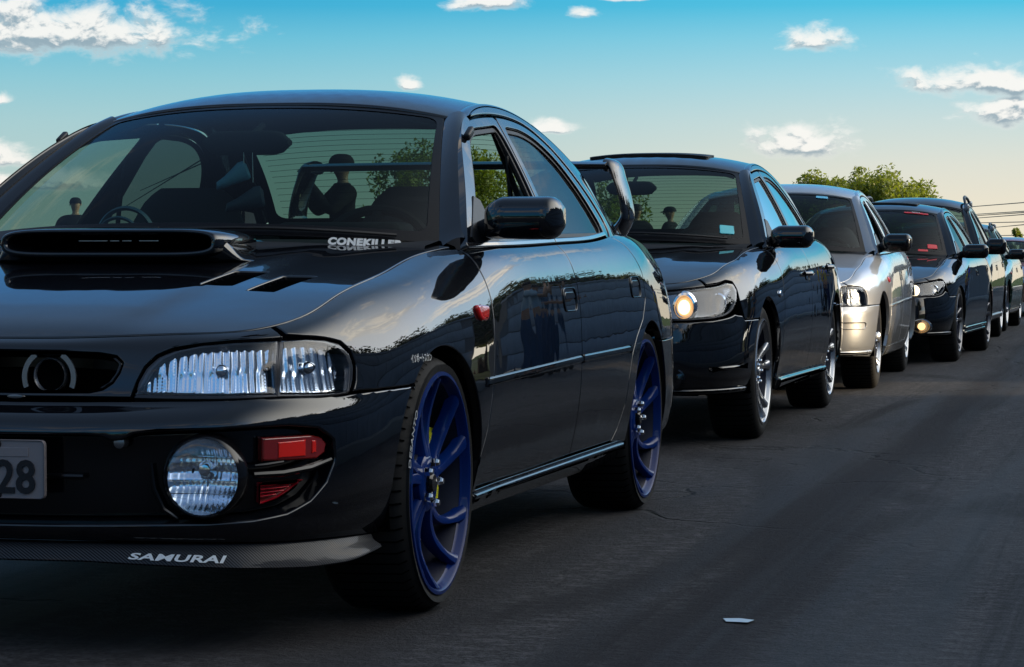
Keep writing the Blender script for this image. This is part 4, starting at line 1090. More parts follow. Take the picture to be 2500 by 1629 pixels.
GC = dict(
    paint=M['black_paint'],
    bump_top=[(0, .530), (.30, .531), (.45, .533), (.62, .5355), (.80, .537), (.93, .538), (1.03, .540), (1.12, .5405), (1.20, .541), (1.238, .543)],
    fender_front=[(.938, .541), (.958, .565), (.968, .597), (.961, .627), (.935, .648), (.885, .658), (.82, .664), (.775, .668)],
    shutA=[(-.500, .846), (-.470, .80), (-.458, .74), (-.447, .69), (-.425, .60), (-.40, .50), (-.37, .41), (-.325, .33), (-.305, .262)],
    shutB=[(-1.415, .86), (-1.42, .84), (-1.425, .76), (-1.425, .67), (-1.415, .54), (-1.405, .38), (-1.40, .262)],
    shutC=[(-2.30, .895), (-2.40, .83), (-2.44, .784), (-2.43, .70), (-2.36, .635), (-2.25, .585), (-2.17, .53), (-2.12, .45), (-2.09, .37), (-2.04, .30), (-1.99, .262)],
    hood_back=[(-.295, 0), (-.31, .2), (-.355, .4), (-.43, .56), (-.50, .665)],
    belt=.86,
    frame_out=[(-.545, .862), (-.62, .925), (-.77, 1.030), (-.93, 1.125), (-1.09, 1.196), (-1.21, 1.226), (-1.41, 1.248), (-1.65, 1.260), (-1.88, 1.255), (-2.04, 1.232), (-2.19, 1.178), (-2.30, 1.105), (-2.395, 1.005), (-2.42, .93), (-2.34, .892)],
    frameF=[(-.60, .872), (-.68, .945), (-.79, 1.022), (-.94, 1.111), (-1.09, 1.180), (-1.22, 1.212), (-1.40, 1.232), (-1.60, 1.243), (-1.515, 1.05), (-1.455, .95), (-1.42, .878)],
    frameR=[(-1.43, .878), (-1.463, .95), (-1.523, 1.05), (-1.608, 1.243), (-1.88, 1.239), (-2.03, 1.217), (-2.17, 1.166), (-2.28, 1.095), (-2.37, 1.0), (-2.39, .93), (-2.33, .90)],
    dloF=[(-.70, .885), (-.79, .990), (-1.08, 1.163), (-1.20, 1.198), (-1.562, 1.226), (-1.395, .890)],
    dloR=[(-1.475, .893), (-1.640, 1.226), (-1.87, 1.226), (-2.03, 1.200), (-2.17, 1.140), (-2.27, 1.03), (-2.32, .93), (-2.28, .905)],
    dlo_r=([.03, .05, .12, .12, .05, .02], [.02, .05, .1, .1, .1, .1, .05, .03]),
    bump_holes=lambda s: [s.uv(sym(SMILE_H))], hole_depth=.05,
    hood_holes=[VENT1, VENT2, [(x, -y) for x, y in VENT1], [(x, -y) for x, y in VENT2]],
    open_front=True)
def lamp_unit(s, name, outline, sd, depth=.06, ribs=90, lens='lens', bulb=None, rim=M['lamp_dark'], bowl=M['lamp_bowl'], shape=0, fluted=True):
    """a lamp: clear lens, thin surround, pleated mirror bowl behind, bulb"""
    B = s.B; sf = B if sd > 0 else mirror_y(B)
    o = s.uv(outline); big = shrink(o*np.array([1, .09]), -.006)/np.array([1, .09]); inn = shrink(o*np.array([1, .09]), .010)/np.array([1, .09])
    hl = s.part(name, o, sf, M[lens], sv=.09, step=.03*s.k, edge=.01*s.k, depth=.012, lift=.003, rnd=.005, gap=.0006)
    s.part('lamp_surround', big, sf, rim, hl, sv=.09, step=.03, edge=.01*s.k, depth=depth, lift=-.003, holes=[inn], hole_depth=.010, gap=0)
    u0, v0 = inn.mean(0); ru = np.ptp(inn[:, 0])/2; rv = np.ptp(inn[:, 1])/2
    vmin, vmax = inn[:, 1].min(), inn[:, 1].max(); vm = vmin+(vmax-vmin)*.35
    def bowl_pt(u, v):
        pm_, nm_ = sf(u, np.full(np.shape(u), vm)); p_, _q = sf(u, v); nh = unit(nm_*np.array([1, 1, .0])); return pm_, p_, nh
    def bowl_fn(u, v):
        pm_, p_, nh = bowl_pt(u, v); t = (v-vmin)/(vmax-vmin)
        d_ = .026+.026*t
        if fluted:
            sc = np.abs((u*ribs/1.9) % 1-.5)*2; low_ = 1/(1+np.exp((t-.42)*60))
            d_ = d_+.0070*sc**1.4*(1-low_)*.9+low_*(.0055*np.abs((u*ribs/1.1+.3*np.sin(u*90)) % 1-.5)*2)+.0012*np.sin(u*ribs*7)
        r_ = pm_-nh*d_[..., None]; r_[..., 2] = p_[..., 2]; return r_
    V, F, Nn = fill_data(inn, lambda u, v: (bowl_fn(u, v), bowl_pt(u, v)[2]), sv=.09, step=(.0055 if s.fine else .012), edge=.006*s.k, depth=.001, gap=0, rnd=.0004)
    link('reflector', s.mk('reflector', V, F, None), hl, bowl)
    return hl
def pick_front(s, u, z):
    p, n = s.B(u, s.B.vz(u, z)); return p, n
def build_common_front(s):
    """dark band behind the nose, between bumper and hood"""
def nose_band(s, z0, u1, m, holes=(), top=None, name='nose_panel', depth=.02):
    B = s.B; T = B.nr-1
    half = [(u, B.vz(u, z0)) for u in np.linspace(0, u1[0][0], 12)]+[(u, B.vz(u, z)) for u, z in u1]+[(u, T-.05) for u in np.linspace(u1[-1][0], 0, 14)]
    o = half+[(-u, v) for u, v in half[::-1] if abs(u) > 1e-6]
    return s.part(name, o, B, m, sv=.09, step=.02*s.k, edge=.008*s.k, depth=depth, holes=holes, hole_depth=.03)
def text_mesh(txt, size, ext=.002, bold=0.0, shear=0.0, space=1.0):
    c = bpy.data.curves.new('text', 'FONT'); c.body = txt; c.size = size; c.extrude = ext; c.offset = bold; c.shear = shear; c.space_character = space; c.align_x = 'CENTER'; c.align_y = 'CENTER'; c.resolution_u = 3
    o = bpy.data.objects.new('text', c); COL.objects.link(o); dg = bpy.context.evaluated_depsgraph_get()
    me = bpy.data.meshes.new_from_object(o.evaluated_get(dg)); bpy.data.objects.remove(o); bpy.data.curves.remove(c)
    co = np.empty(len(me.vertices)*3); me.vertices.foreach_get('co', co); return me, co.reshape(-1, 3)
def text_on(name, txt, size, place, parent, m, **k):
    """letters bent on to a surface: place(x, y, z) gives the 3D point of the flat text's x, y, thickness"""
    me, co = text_mesh(txt, size, **k); bm = bmesh.new(); bm.from_mesh(me)
    bmesh.ops.triangulate(bm, faces=bm.faces); bm.to_mesh(me); bm.free(); me.name = name
    co = np.empty(len(me.vertices)*3); me.vertices.foreach_get('co', co); co = co.reshape(-1, 3)
    V = np.array([place(*q) for q in co]); me.vertices.foreach_set('co', V.ravel()); me.update()
    return link(name, me, parent, m)

def build_car1():
    s = Car('parked_saloon_car', 'black saloon with blue alloy wheels, hood scoop and rear wing, first of the row', (0, 0, 0), 0, GC)
    B = s.B; s.panels(); s.greenhouse(); s.underbody(); s.interior(); s.mirrors(M['black_paint'])
    # nose between the lamps, with the grille opening
    GR = [(.0, .632), (.20, .631), (.285, .628), (.325, .622), (.342, .608), (.336, .588), (.322, .567), (.300, .553), (.27, .547), (0, .546)]
    nb = nose_band(s, .536, [(.366, .536), (.378, .568), (.394, .600), (.420, .624), (.46, .640), (.53, .650), (.62, .657), (.76, .661)], M['black_paint'], holes=[s.uv(sym(GR))])
    gh = np.array(sym(GR)); gi = s.uv([(u*.965, (z-.589)*.86+.589) for u, z in gh])
    s.part('grille_rim', s.uv(gh), B, M['gloss_black'], nb, sv=.09, step=.02, edge=.008, depth=.01, lift=-.002, holes=[gi], hole_depth=.02)
    s.part('grille_back', s.uv(gh), B, M['void'], nb, sv=.09, step=.04, edge=.02, depth=.002, lift=-.085)
    # compact horn behind the grille and its bracket
    hc = np.array([.745, .160, .580])
    mb = MB(); mb.lathe([(.033, 0), (.0355, .004), (.038, 0), (.038, -.012), (.033, -.012)], 48, 'x', tuple(hc)); hn = mb.build('horn', nb, M['alloy']); mb = MB(); mb.lathe([(.0, -.02), (.012, -.012), (.034, -.010)], 32, 'x', tuple(hc)); mb.build('horn_cone', hn, M['void'])
    for a0, a1 in ((-.40, 1.02), (2.12, 3.54)):
        rows = [[(hc[0]+o, hc[1]+.062*k*math.cos(t), hc[2]-.004+.062*k*math.sin(t)) for k, o in ((1, .006), (.82, .006), (.82, 0), (1, 0))] for t in np.linspace(a0, a1, 14)]
        V, F = loft_data(rows, close_u=True, cap=True); mb = MB(); mb.add(V, F); mb.build('horn_bracket', nb, M['alloy'])
    mb = MB(); p, n = pick_front(s, .105, .5365); 
    mb.lathe([(0, .003), (.018, .002), (.021, -.004)], 24, 'x', (0, 0, 0)); mb.V = [(p[0]+.003+x, .10+y, .5365+z*.22) for x, y, z in mb.V]
    mb.build('nose_badge', nb, M['alloy_dark'])
    for sd in (1, -1):
        hl = lamp_unit(s, 'headlight', LAMP, sd, depth=.075, ribs=75)
        sf = B if sd > 0 else mirror_y(B); c, n = sf(.575, B.vz(.575, .597)); c = c-n*.022
        mb = MB(); mb.lathe([(0, .010), (.010, .006), (.014, 0), (.012, -.02)], 20, 'x', tuple(c)); mb.build('bulb', hl, M['chrome'])
        tl = lamp_unit(s, 'corner_lamp', TURN, sd, depth=.05, ribs=60)
        mb = MB(); c, n = sf(.83, B.vz(.83, .60)); mb.lathe([(0, .014), (.010, .008), (.014, 0), (.01, -.03)], 16, 'x', tuple(c-n*.03)); mb.build('bulb', tl, M['chrome'])
    # the big lower opening: back wall, fog lamps, indicators, red duct slats, plate
    sm = sym(SMILE_H); back = s.uv([(u*1.0, (z-.37)*1.0+.37) for u, z in sm])
    bo = s.part('bumper_recess', back, B, M['gloss_black'], s.bumper, sv=.09, step=.03, edge=.012, depth=.002, lift=-.046)
    x = .827
    for sg in (1, -1):     # ribs of the opening
        mb = MB(); pts = [B(sg*u, B.vz(u, z))[0]-np.array([.012, 0, 0]) for u, z in [(.635, .377), (.70, .378), (.77, .386), (.83, .40)]]
        mb.tube(pts, [.007, .008, .008, .006], 8); mb.build('opening_rib', bo, M['gloss_black']); mb = MB()
        pts = [B(sg*u, B.vz(u, z))[0]-np.array([.02, 0, 0]) for u, z in [(.635, .395), (.66, .3965), (.70, .401)]]
        mb.tube(pts, [.003, .004, .003], 6); mb.build('opening_rib', bo, M['gloss_black']); mb = MB()
        pts = [B(sg*u, B.vz(u, z))[0]-np.array([.03, 0, 0]) for u, z in [(.415, .40), (.42, .35), (.44, .305), (.47, .285)]]
        mb.tube(pts, [.004, .006, .006, .004], 8); mb.build('opening_rib', bo, M['gloss_black'])
    mb = MB(); mb.tube([(.822, -.27, .372), (.822, .27, .372)], .006, 8); mb.build('opening_rib', bo, M['gloss_black'])
    for sg in (1, -1):
        c = np.array([.802, .526*sg, .375])
        mb = MB(); mb.lathe([(.090, -.035), (.087, .003), (.0825, .008), (.080, .004), (.080, -.03)], 56, 'x', tuple(c)); fl = mb.build('fog_lamp', s.bumper, M['gloss_black'])
        mb = MB(); R_ = .0795; prof = [(R_*math.sin(t), .004+.010*math.cos(t)) for t in np.linspace(0, math.pi/2, 9)]; mb.lathe(prof, 48, 'x', tuple(c)); mb.build('fog_lens', fl, M['lens'])
        # pleated bowl
        V = []; F = []; nr, na = 16, 96
        for i in range(nr+1):
            for j in range(na):
                t = 2*math.pi*j/na; r = R_*i/nr; y, z = r*math.cos(t), r*math.sin(t)
                d = .030*(1-(i/nr)**2)+.012*(z/R_)+.0022*math.sin(y*520)*(1 if z < -.012 else .8)+.0016*math.sin(z*190)
                V.append((c[0]-.008-d, c[1]+y, c[2]+z))
        for i in range(nr):
            for j in range(na): F.append((i*na+j, i*na+(j+1) % na, (i+1)*na+(j+1) % na, (i+1)*na+j))
        mb = MB(); mb.add(V, F); mb.build('reflector', fl, M['lamp_bowl'], angle=180)
        mb = MB(); mb.lathe([(0, .02), (.012, .018), (.019, .008), (.021, -.012), (.026, -.013), (.027, -.02)], 28, 'x', tuple(c+[-.03, 0, .012])); mb.build('bulb', fl, M['chrome'])
        mb = MB()
        for zz in (.042, -.008, -.036): mb.tube([(c[0]+.004, c[1]-math.sqrt(R_**2-zz*zz)*.96, c[2]+zz), (c[0]+.008, c[1], c[2]+zz+.002), (c[0]+.004, c[1]+math.sqrt(R_**2-zz*zz)*.96, c[2]+zz)], .0009, 4)
        mb.build('lens_lines', fl, M['chrome'])
        # indicator
        sf = B if sg > 0 else mirror_y(B)
        IND = [(.662, .455), (.79, .457), (.826, .450), (.842, .434), (.836, .413), (.81, .400), (.662, .401)]
        il = s.part('indicator_lamp', s.uv(IND), sf, M['amber_dark'], s.bumper, sv=.09, step=.02, edge=.008, depth=.02, lift=-.014, rnd=.006)
        s.part('lit_window', s.uv([(.70, .444), (.775, .447), (.775, .409), (.70, .408)]), sf, M['amber'], il, sv=.09, step=.02, edge=.008, depth=.003, lift=-.0115, rnd=.002)
        s.part('lit_window', s.uv([(.79, .445), (.806, .444), (.806, .416), (.79, .414)]), sf, M['amber'], il, sv=.09, step=.02, edge=.008, depth=.003, lift=-.0115, rnd=.002)
        # red brake duct insert with slats
        D = np.array([(.662, .357), (.722, .3565), (.785, .358), (.768, .345), (.745, .331), (.715, .317), (.69, .309), (.668, .304), (.662, .310)])
        du = s.part('brake_duct_insert', s.uv(D), sf, M['red_grille'], s.bumper, sv=.09, step=.02, edge=.008, depth=.02, lift=-.032, holes=[s.uv([(.668, .352), (.768, .3535), (.755, .343), (.735, .332), (.71, .322), (.685, .3145), (.669, .312)])], hole_depth=.012)
        for k, (zz, ue) in enumerate([(.3455, .757), (.3375, .745), (.3295, .731), (.3215, .71)]):
            s.part('duct_slat', s.uv([(.664, zz), (ue, zz+.0035), (ue, zz+.0085), (.664, zz+.0045)]), sf, M['red_grille'], du, sv=.09, step=.02, edge=.01, depth=.012, lift=-.033, gap=0)
        s.part('duct_back', s.uv(D), sf, M['amber_dark'], du, sv=.09, step=.03, edge=.01, depth=.002, lift=-.044)
    for yy in (.355, -.355): mb = MB(); mb.lathe([(0, .004), (.012, .0), (.014, -.02)], 16, 'x', (.835, yy, .445)); mb.build('tow_cover', s.bumper, M['alloy_dark'])
    # number plate
    px = .868
    o = rounded([(-.205, .325), (.205, .325), (.205, .452), (-.205, .452)], .014)
    ps = FD(lambda y, z: np.stack([px+.0*y, y, z], -1))
    pl = fill('number_plate', o, ps, s.bumper, M['plate'], step=.02, edge=.008, depth=.006, rnd=.002)
    fill('plate_rim', o, ps, pl, M['plate'], step=.01, edge=.006, depth=.004, lift=.003, holes=[shrink(o, .006)], rnd=.0015)
    fill('plate_band', rounded([(-.155, .413), (.168, .413), (.168, .436), (-.155, .436)], .003), ps, pl, M['plate'], step=.02, edge=.01, depth=.001, lift=.0015, rnd=.001)
    text_on('plate_text', '28', .106, lambda x, y, z: (px+.003+z, .137+x*.86, .369+y*.92), pl, M['plate_ink'], bold=.0022, ext=.0012, space=1.02)
    for yy, zz in ((.095, .441), (.095, .334)):
        mb = MB(); mb.lathe([(0, .004), (.008, .003), (.010, 0)], 14, 'x', (px+.001, yy, zz)); mb.build('plate_screw', pl, M['plate_ink'])
    # carbon lip with its lettering
    us = np.linspace(-1.09, 1.09, 113); rows = []
    for u in us:
        p0, n0 = B(u, .35); t = abs(u)/1.12; nx = unit(np.array([n0[0], n0[1], 0])); base = np.array([p0[0], p0[1], 0])
        zb = .194-.024*np.clip((t-.25)/.45, 0, 1)+.016*np.clip((t-.82)/.18, 0, 1); zt = .219-.018*np.clip((t-.3)/.5, 0, 1)
        w_ = .004+.014*np.clip((t-.66)/.2, 0, 1)*(1-.6*np.clip((t-.86)/.14, 0, 1))
        r_ = [(-.05, .232), (-.014, .230), (-.004, zt+.005), (.002, zt-.001), (w_+.004, zb+.010), (w_+.006, zb+.004), (w_, zb), (-.08, zb+.008)]
        rows.append([base+nx*d+np.array([0, 0, z]) for d, z in r_])
    lip = loft('front_lip', rows, s.root, M['carbon']); lip.data.set_sharp_from_angle(angle=math.radians(35))
    def onlip(x, y, z):
        u = .475+x*1.12; p0, n0 = B(u, .35); t = abs(u)/1.12; nx = unit(np.array([n0[0], n0[1], 0])); base = np.array([p0[0], p0[1], 0])
        zb = .194-.024*np.clip((t-.25)/.45, 0, 1); zt = .219-.018*np.clip((t-.3)/.5, 0, 1); w_ = .006
        k = .5+y/.040; return base+nx*(.006+w_*(1-k)+z)+np.array([0, 0, zb+.010+(zt-zb-.012)*k])
    text_on('lip_lettering', 'SAMURAI', .043, onlip, lip, M['white_print'], bold=.0012, ext=.0008, shear=.25, space=1.05)
    # hood scoop
    def ring(cx, yw, z0, z1, n=48, e=.30):
        r = []
        for t in np.linspace(0, 2*math.pi, n, endpoint=False):
            c_, s_ = math.cos(t), math.sin(t); r.append((cx, yw*abs(c_)**e*(1 if c_ > 0 else -1), (z0+z1)/2+(z1-z0)/2*abs(s_)**.62*(1 if s_ > 0 else -1)))
        return r
    rows = [ring(-.10, .235, .862, .876), ring(.00, .252, .851, .884), ring(.046, .262, .846, .889), ring(.058, .268, .842, .893), ring(.058, .276, .836, .897), ring(.046, .283, .829, .900), ring(-.02, .292, .822, .903), ring(-.12, .292, .826, .903), ring(-.25, .27, .835, .896), ring(-.36, .22, .845, .880), ring(-.42, .16, .85, .862)]
    # front lip of the scoop stands clear of the hood: undercut shadow below it
    sc = loft('hood_scoop', rows, s.root, M['black_paint'], close_u=True)
    # flanks of the scoop running down to the hood
    lo = rounded([(.012, -.25), (.012, .25), (-.03, .343), (-.45, .235), (-.45, -.235), (-.03, -.343)], [.03, .03, .02, .1, .1, .02], 6)
    hi = rounded([(.040, -.25), (.040, .25), (.03, .290), (-.36, .20), (-.36, -.20), (.03, -.290)], [.03, .03, .02, .1, .1, .02], 6)
    rows = []
    for k in np.linspace(0, 1, 8):
        r_ = []
        for (x0, y0), (x1, y1) in zip(lo, hi):
            w1 = k**.55; x, y = x0+(x1-x0)*w1, y0+(y1-y0)*w1; hz = float(hood_fn(np.array(x), np.array(y))); zt = max(hz+.012, .8375+.046*min(1, max(0, (.050-x)/.055)))
            r_.append((x, y, hz+(zt-hz)*k**1.3))
        rows.append(r_)
    loft('scoop_flank', rows, sc, M['black_paint'], close_u=True)
    for yc, wl in ((-.060, .075), (-.004, .024), (.028, .024), (.085, .05)):
        mb = MB(); mb.box((.0, yc, .872), (.004, wl, .0022)); mb.build('intercooler_edge', sc, M['alloy'])
    mb = MB(); mb.box((-.09, 0, .868), (.01, .50, .05)); mb.build('scoop_back', sc, M['void'])
    # hood vents: louvres under the holes
    for sg in (1, -1):
        for vt in (VENT1, VENT2):
            V = [(x, y*sg, float(hood_fn(np.array(x), np.array(y)))-.022) for x, y in vt]; mb = MB(); mb.add(V, [(0, 1, 2, 3)]); vb = mb.build('hood_vent', s.hood, M['void'])
            a, b, c_, d = [np.array(q) for q in V]
            for k in range(1, 6):
                t = k/6; p0 = a*(1-t)+b*t+[0, 0, .006]; p1 = d*(1-t)+c_*t+[0, 0, .006]
                mb = MB(); mb.add([p0, p1, p1+[.010, 0, .010], p0+[.010, 0, .010]], [(0, 1, 2, 3)]); mb.build('louvre', vb, M['plastic'])
    # wing
    mb = MB(); rows = []
    prof = [(-3.09, 1.150), (-3.06, 1.163), (-3.10, 1.174), (-3.20, 1.178), (-3.28, 1.170), (-3.29, 1.162), (-3.20, 1.150), (-3.14, 1.146)]
    for y in np.linspace(-.565, .565, 25): rows.append([(x, y, z+.004*(1-(y/.565)**2)) for x, z in prof])
    V, F = loft_data(rows, close_u=True, cap=True); mb.add(V, F)
    wing = mb.build('rear_wing', s.root, M['black_paint'], angle=50)
    for sg in (1, -1):
        path = [(.548, 1.164, .06), (.572, 1.158, .052), (.590, 1.12, .040), (.607, 1.07, .036), (.620, 1.01, .038), (.620, .975, .042), (.605, .945, .05), (.590, .925, .06)]
        P_ = curve([(a, b, c_) for a, b, c_ in path], 5); rows = []
        for i, (y, z, tw) in enumerate(P_):
            j0, j1 = max(i-1, 0), min(i+1, len(P_)-1); ty, tz = P_[j1][0]-P_[j0][0], P_[j1][1]-P_[j0][1]; L_ = math.hypot(ty, tz); ny, nz = -tz/L_, ty/L_
            r_ = []
            for t in np.linspace(0, 2*math.pi, 20, endpoint=False):
                a_ = .095*abs(math.cos(t))**.8*(1 if math.cos(t) > 0 else -1); b_ = tw*.42*math.sin(t)
                r_.append((-3.19+a_-.04*max(0, (1.0-z))*0, sg*(y+ny*b_), z+nz*b_))
            rows.append(r_)
        loft('wing_support', rows, wing, M['black_paint'], close_u=True, cap=True)
    # side moulding strips on the doors
    for x0, x1, z0, z1 in ((-.335, -1.408, .5225, .5395), (-1.42, -2.12, .5400, .5440)):
        n = 30; t = np.linspace(0, 1, n); xs = x0+(x1-x0)*t; zs = z0+(z1-z0)*t
        o = [s.B.xz(x, z-.013) for x, z in zip(xs, zs)]+[s.B.xz(x, z+.013) for x, z in zip(xs[::-1], zs[::-1])]
        s.sides('door_moulding', rounded(o, .004), B, M['black_paint'], sv=.09, step=.012, edge=.012, depth=.008, lift=.006, rnd=.006)
    # sill ridge
    o = [s.B.xz(x, .228) for x in np.linspace(-.285, -2.17, 30)]+[s.B.xz(x, .250) for x in np.linspace(-2.17, -.285, 30)]
    s.sides('sill_ridge', rounded(o, .004), B, M['black_paint'], sv=.09, step=.012, edge=.012, depth=.012, lift=.014, rnd=.010)
    s.handle(-1.305, .712, .088, .036); s.handle(-2.275, .737, .085, .036)
    # side repeater: round-ended red lens
    for sg in (1, -1):
        sf = B if sg > 0 else mirror_y(B)
        o = [B.xz(a, b) for a, b in rounded([(-.295, .716), (-.408, .713), (-.378, .672), (-.312, .672)], .020)]
        s.part('side_marker', o, sf, M['marker'], sv=.09, step=.02, edge=.006, depth=.012, lift=.010, rnd=.008)
        # roof rail clip at the top of the front pillar
    text_on('fender_lettering', 'LD-HD>', .02, lambda x, y, z: B(B.xz(.155-x, .600)[0], B.xz(.155-x, .600+y)[1])[0]+np.array([0, .002, 0]), s.root, M['white_print'], bold=.0006, ext=.0003) if False else None
    bf = B.u_of_x(.16); v0 = B.vz(bf, .600)
    text_on('fender_lettering', 'イソポートスカン', .021, lambda x, y, z: tuple(B(bf+x*.78, B.vz(bf+x*.78, .600+y))[0]+np.array([.0, .0015, 0])), s.root, M['white_print'], bold=.0006, ext=.0003)
    text_on('screen_lettering', 'CONEKILLER', .0245, lambda x, y, z: tuple(ws_fn(np.array(.755+x/.62), np.array(-.024+y/.52))+np.array([.005, 0, .004])), s.root, M['white_print'], bold=.0016, ext=.0003, space=1.1)
    # wipers
    for u0, u1, v0_, v1_ in ((-.05, .86, .012, .02), (-.75, -.02, .012, .02)):
        pts = [tuple(ws_fn(np.array(u0+(u1-u0)*t), np.array(v0_+(v1_-v0_)*t+.012*math.sin(t*math.pi)))+np.array([.01, 0, .006])) for t in np.linspace(0, 1, 9)]; mb = MB(); mb.tube(pts, .005, 6); mb.build('wiper', s.root, M['plastic'])
    # charms hanging from the inner mirror
    mb = MB(); mb.tube([(-.915, .02, 1.16), (-.915, .022, 1.04)], .0012, 5); ch = mb.build('charm_string', s.root, M['white_print']); mb = MB(); mb.tube([(-.915, -.005, 1.16), (-.915, -.005, 1.09)], .0012, 5); mb.build('charm_string', s.root, M['white_print'])
    def shoe(c, a, sc_):
        mb = MB(); rows = []
        for x, w_, z0, z1 in ((-.05, .004, 0, .008), (-.045, .015, 0, .022), (-.02, .018, 0, .030), (.005, .016, 0, .042), (.025, .015, 0, .052), (.040, .013, 0, .052), (.046, .004, .004, .04)):
            rows.append([(w_*math.cos(t), x, (z0+z1)/2+(z1-z0)/2*math.sin(t)) for t in np.linspace(0, 2*math.pi, 12, endpoint=False)])
        V, F = loft_data(rows, close_u=True, cap=True); R_ = Euler((a, 0, .3)).to_matrix(); V = [R_ @ Vector(v)*sc_+Vector(c) for v in V]; mb.add(V, F)
        return mb
    shoe((-.915, -.03, 1.035), .35, 1.05).build('hanging_charm', ch, mat('charm_blue', (.10, .28, .42), .4)); shoe((-.91, .005, .965), .15, 1.15).build('hanging_charm', ch, mat('charm_dark', (.03, .05, .08), .5))
    # small toy on the far shelf and vent ring on the dash
    mb = MB(); mb.lathe([(.075, .0), (.082, .01), (.088, 0), (.082, -.012)], 40, 'x', (-.72, -.275, .885)); mb.lathe([(.060, .03), (.066, .036), (.070, .03)], 40, 'x', (-.72, -.285, .875)); mb.build('dashboard_gauge_ring', s.root, mat('gauge_blue', (.04, .10, .16), .3))
    for c, r in (((-2.45, .15, .93), .05),):
        pass
    s.wheels(spoke_rim(5, True, -.32, M['blue_rim'], spread=.27, w0=.031, w1=.020, dish=.05, capm=M['gloss_black'], calm=M['yellow'], thick=.032), Rt=.302, Rr=.258, yo=.818, lettering=tyre_letters)
    # pillar clip
    for sg in (1, -1):
        mb = MB(); p = side_pt(np.array(-1.06), np.array(1.163))*np.array([1, sg, 1]); mb.box(tuple(p+np.array([.012, sg*.006, .012])), (.06, .018, .022), Euler((0, .45, 0)), .006); mb.build('roof_clip', s.root, M['plastic'])
    return s
def tyre_letters(wh, i):
    if i: return
    def pl(x, y, z):
        a = math.radians(26)+x/.280; r = .280+y*.8; return (r*math.cos(a), .0035+z*.3, r*math.sin(a))
    text_on('tyre_lettering', 'DESANTO', .031, pl, wh, M['grey_print'], bold=.0003, ext=.0008, space=1.02)
def warp_fn(ky=1.0, kz=1.0, kg=1.0, kx=1.0, nose=0.0):
    def f(V, N):
        V = V.copy(); z = V[:, 2]; z = z+nose*np.exp(-((z-.70)/.085)**2)*np.clip((V[:, 0]+.5)/.7, 0, 1)**2*(3-2*np.clip((V[:, 0]+.5)/.7, 0, 1)) if nose else z; V[:, 2] = np.where(z < .86, z*kz, .86*kz+(z-.86)*kz*kg); V[:, 1] *= ky; V[:, 0] *= kx
        if N is not None:
            N = N.copy(); N[:, 1] /= ky; N[:, 0] /= kx; N[:, 2] /= np.where(z < .86, kz, kz*kg); N = unit(N)
        return V, N
    return f
def slot(s, z0, z1, u1, parent, m=None, lift=-.012, name='bumper_slot'):
    h = sym([(0, z1), (u1-.02, z1+.004), (u1, (z0+z1)/2), (u1-.03, z0+.003), (0, z0)])
    return s.part(name, s.uv(h), s.B, m or M['gloss_black'], parent, sv=.09, step=.04, edge=.012, depth=.002, lift=lift)
def plate_blank(s, z=.40, x=.868):
    o = rounded([(-.2, z-.063), (.2, z-.063), (.2, z+.063), (-.2, z+.063)], .012)
    ps = FD(lambda y, zz: np.stack([x+.0*y, y, zz], -1)); return s.part('number_plate', o, ps, M['plate'], s.bumper, step=.05, edge=.02, depth=.006)
def grille(s, pts, z0, u_in, slats=3, chrome=True):
    """nose band with an opening and horizontal bars"""
    gr = s.uv(sym(pts)); nb = nose_band(s, z0, u_in, s.P['paint'], holes=[gr])
    s.part('grille_back', gr, s.B, M['void'], nb, sv=.09, step=.05, edge=.02, depth=.002, lift=-.03)
    zs = [p[1] for p in pts]; um = max(p[0] for p in pts)*.93
    for k in range(slats):
        z = min(zs)+(max(zs)-min(zs))*(k+1)/(slats+1); s.part('grille_bar', s.uv(sym([(0, z-.003), (um, z-.003), (um, z+.003), (0, z+.003)])), s.B, M['mesh_black'], nb, sv=.09, step=.05, edge=.02, depth=.012, lift=-.010, gap=0)
    return nb
def round_lamp(s, name, c, r, parent, on=None, lens=True, oval=1.0):
    for sg in (1, -1):
        cc = (c[0], c[1]*sg, c[2]); mb = MB(); mb.lathe([(r*1.25, -.03), (r*1.2, .004), (r*1.04, .006), (r, -.004), (r*.8, -.03), (0, -.045)], 28, 'x', cc)
        if oval != 1: mb.V = [(x, cc[1]+(y-cc[1])*oval, z) for x, y, z in mb.V]
        fl = s.put(mb, name, parent, M['bowl_grey'] if on else M['gloss_black'])
        mb = MB(); mb.lathe([(0, .0), (r*.55, -.004), (r*.6, -.03)], 24, 'x', cc); s.put(mb, 'bulb', fl, M[on] if on else M['chrome'])
        if lens: mb = MB(); mb.lathe([(0, .008), (r*.6, .006), (r*1.0, .0)], 28, 'x', cc); s.put(mb, 'fog_lens', fl, M['lens'])
def roof_rails(s, h=.05, x0=-1.15, x1=-2.15):
    for sg in (1, -1):
        xs = np.linspace(x0, x1, 14); mb = MB(); pts = []
        for i, x in enumerate(xs):
            p = side_pt(np.array(x), rail_at_x(np.array([x]))[0]); pts.append((x, sg*(p[1]-.03), p[2]+.012+h*min(1, min(i, 13-i)/1.5)))
        mb.tube(pts, [.018]+[.014]*12+[.018], 8); s.put(mb, 'roof_rail', None, M['plastic'])
        mb = MB()
        for i in (0, 13): mb.box((pts[i][0]-.05*(1 if i == 0 else -1), pts[i][1], pts[i][2]+.024), (.13, .042, .075), bev=.016)
        s.put(mb, 'rail_foot', None, M['alloy_dark'])
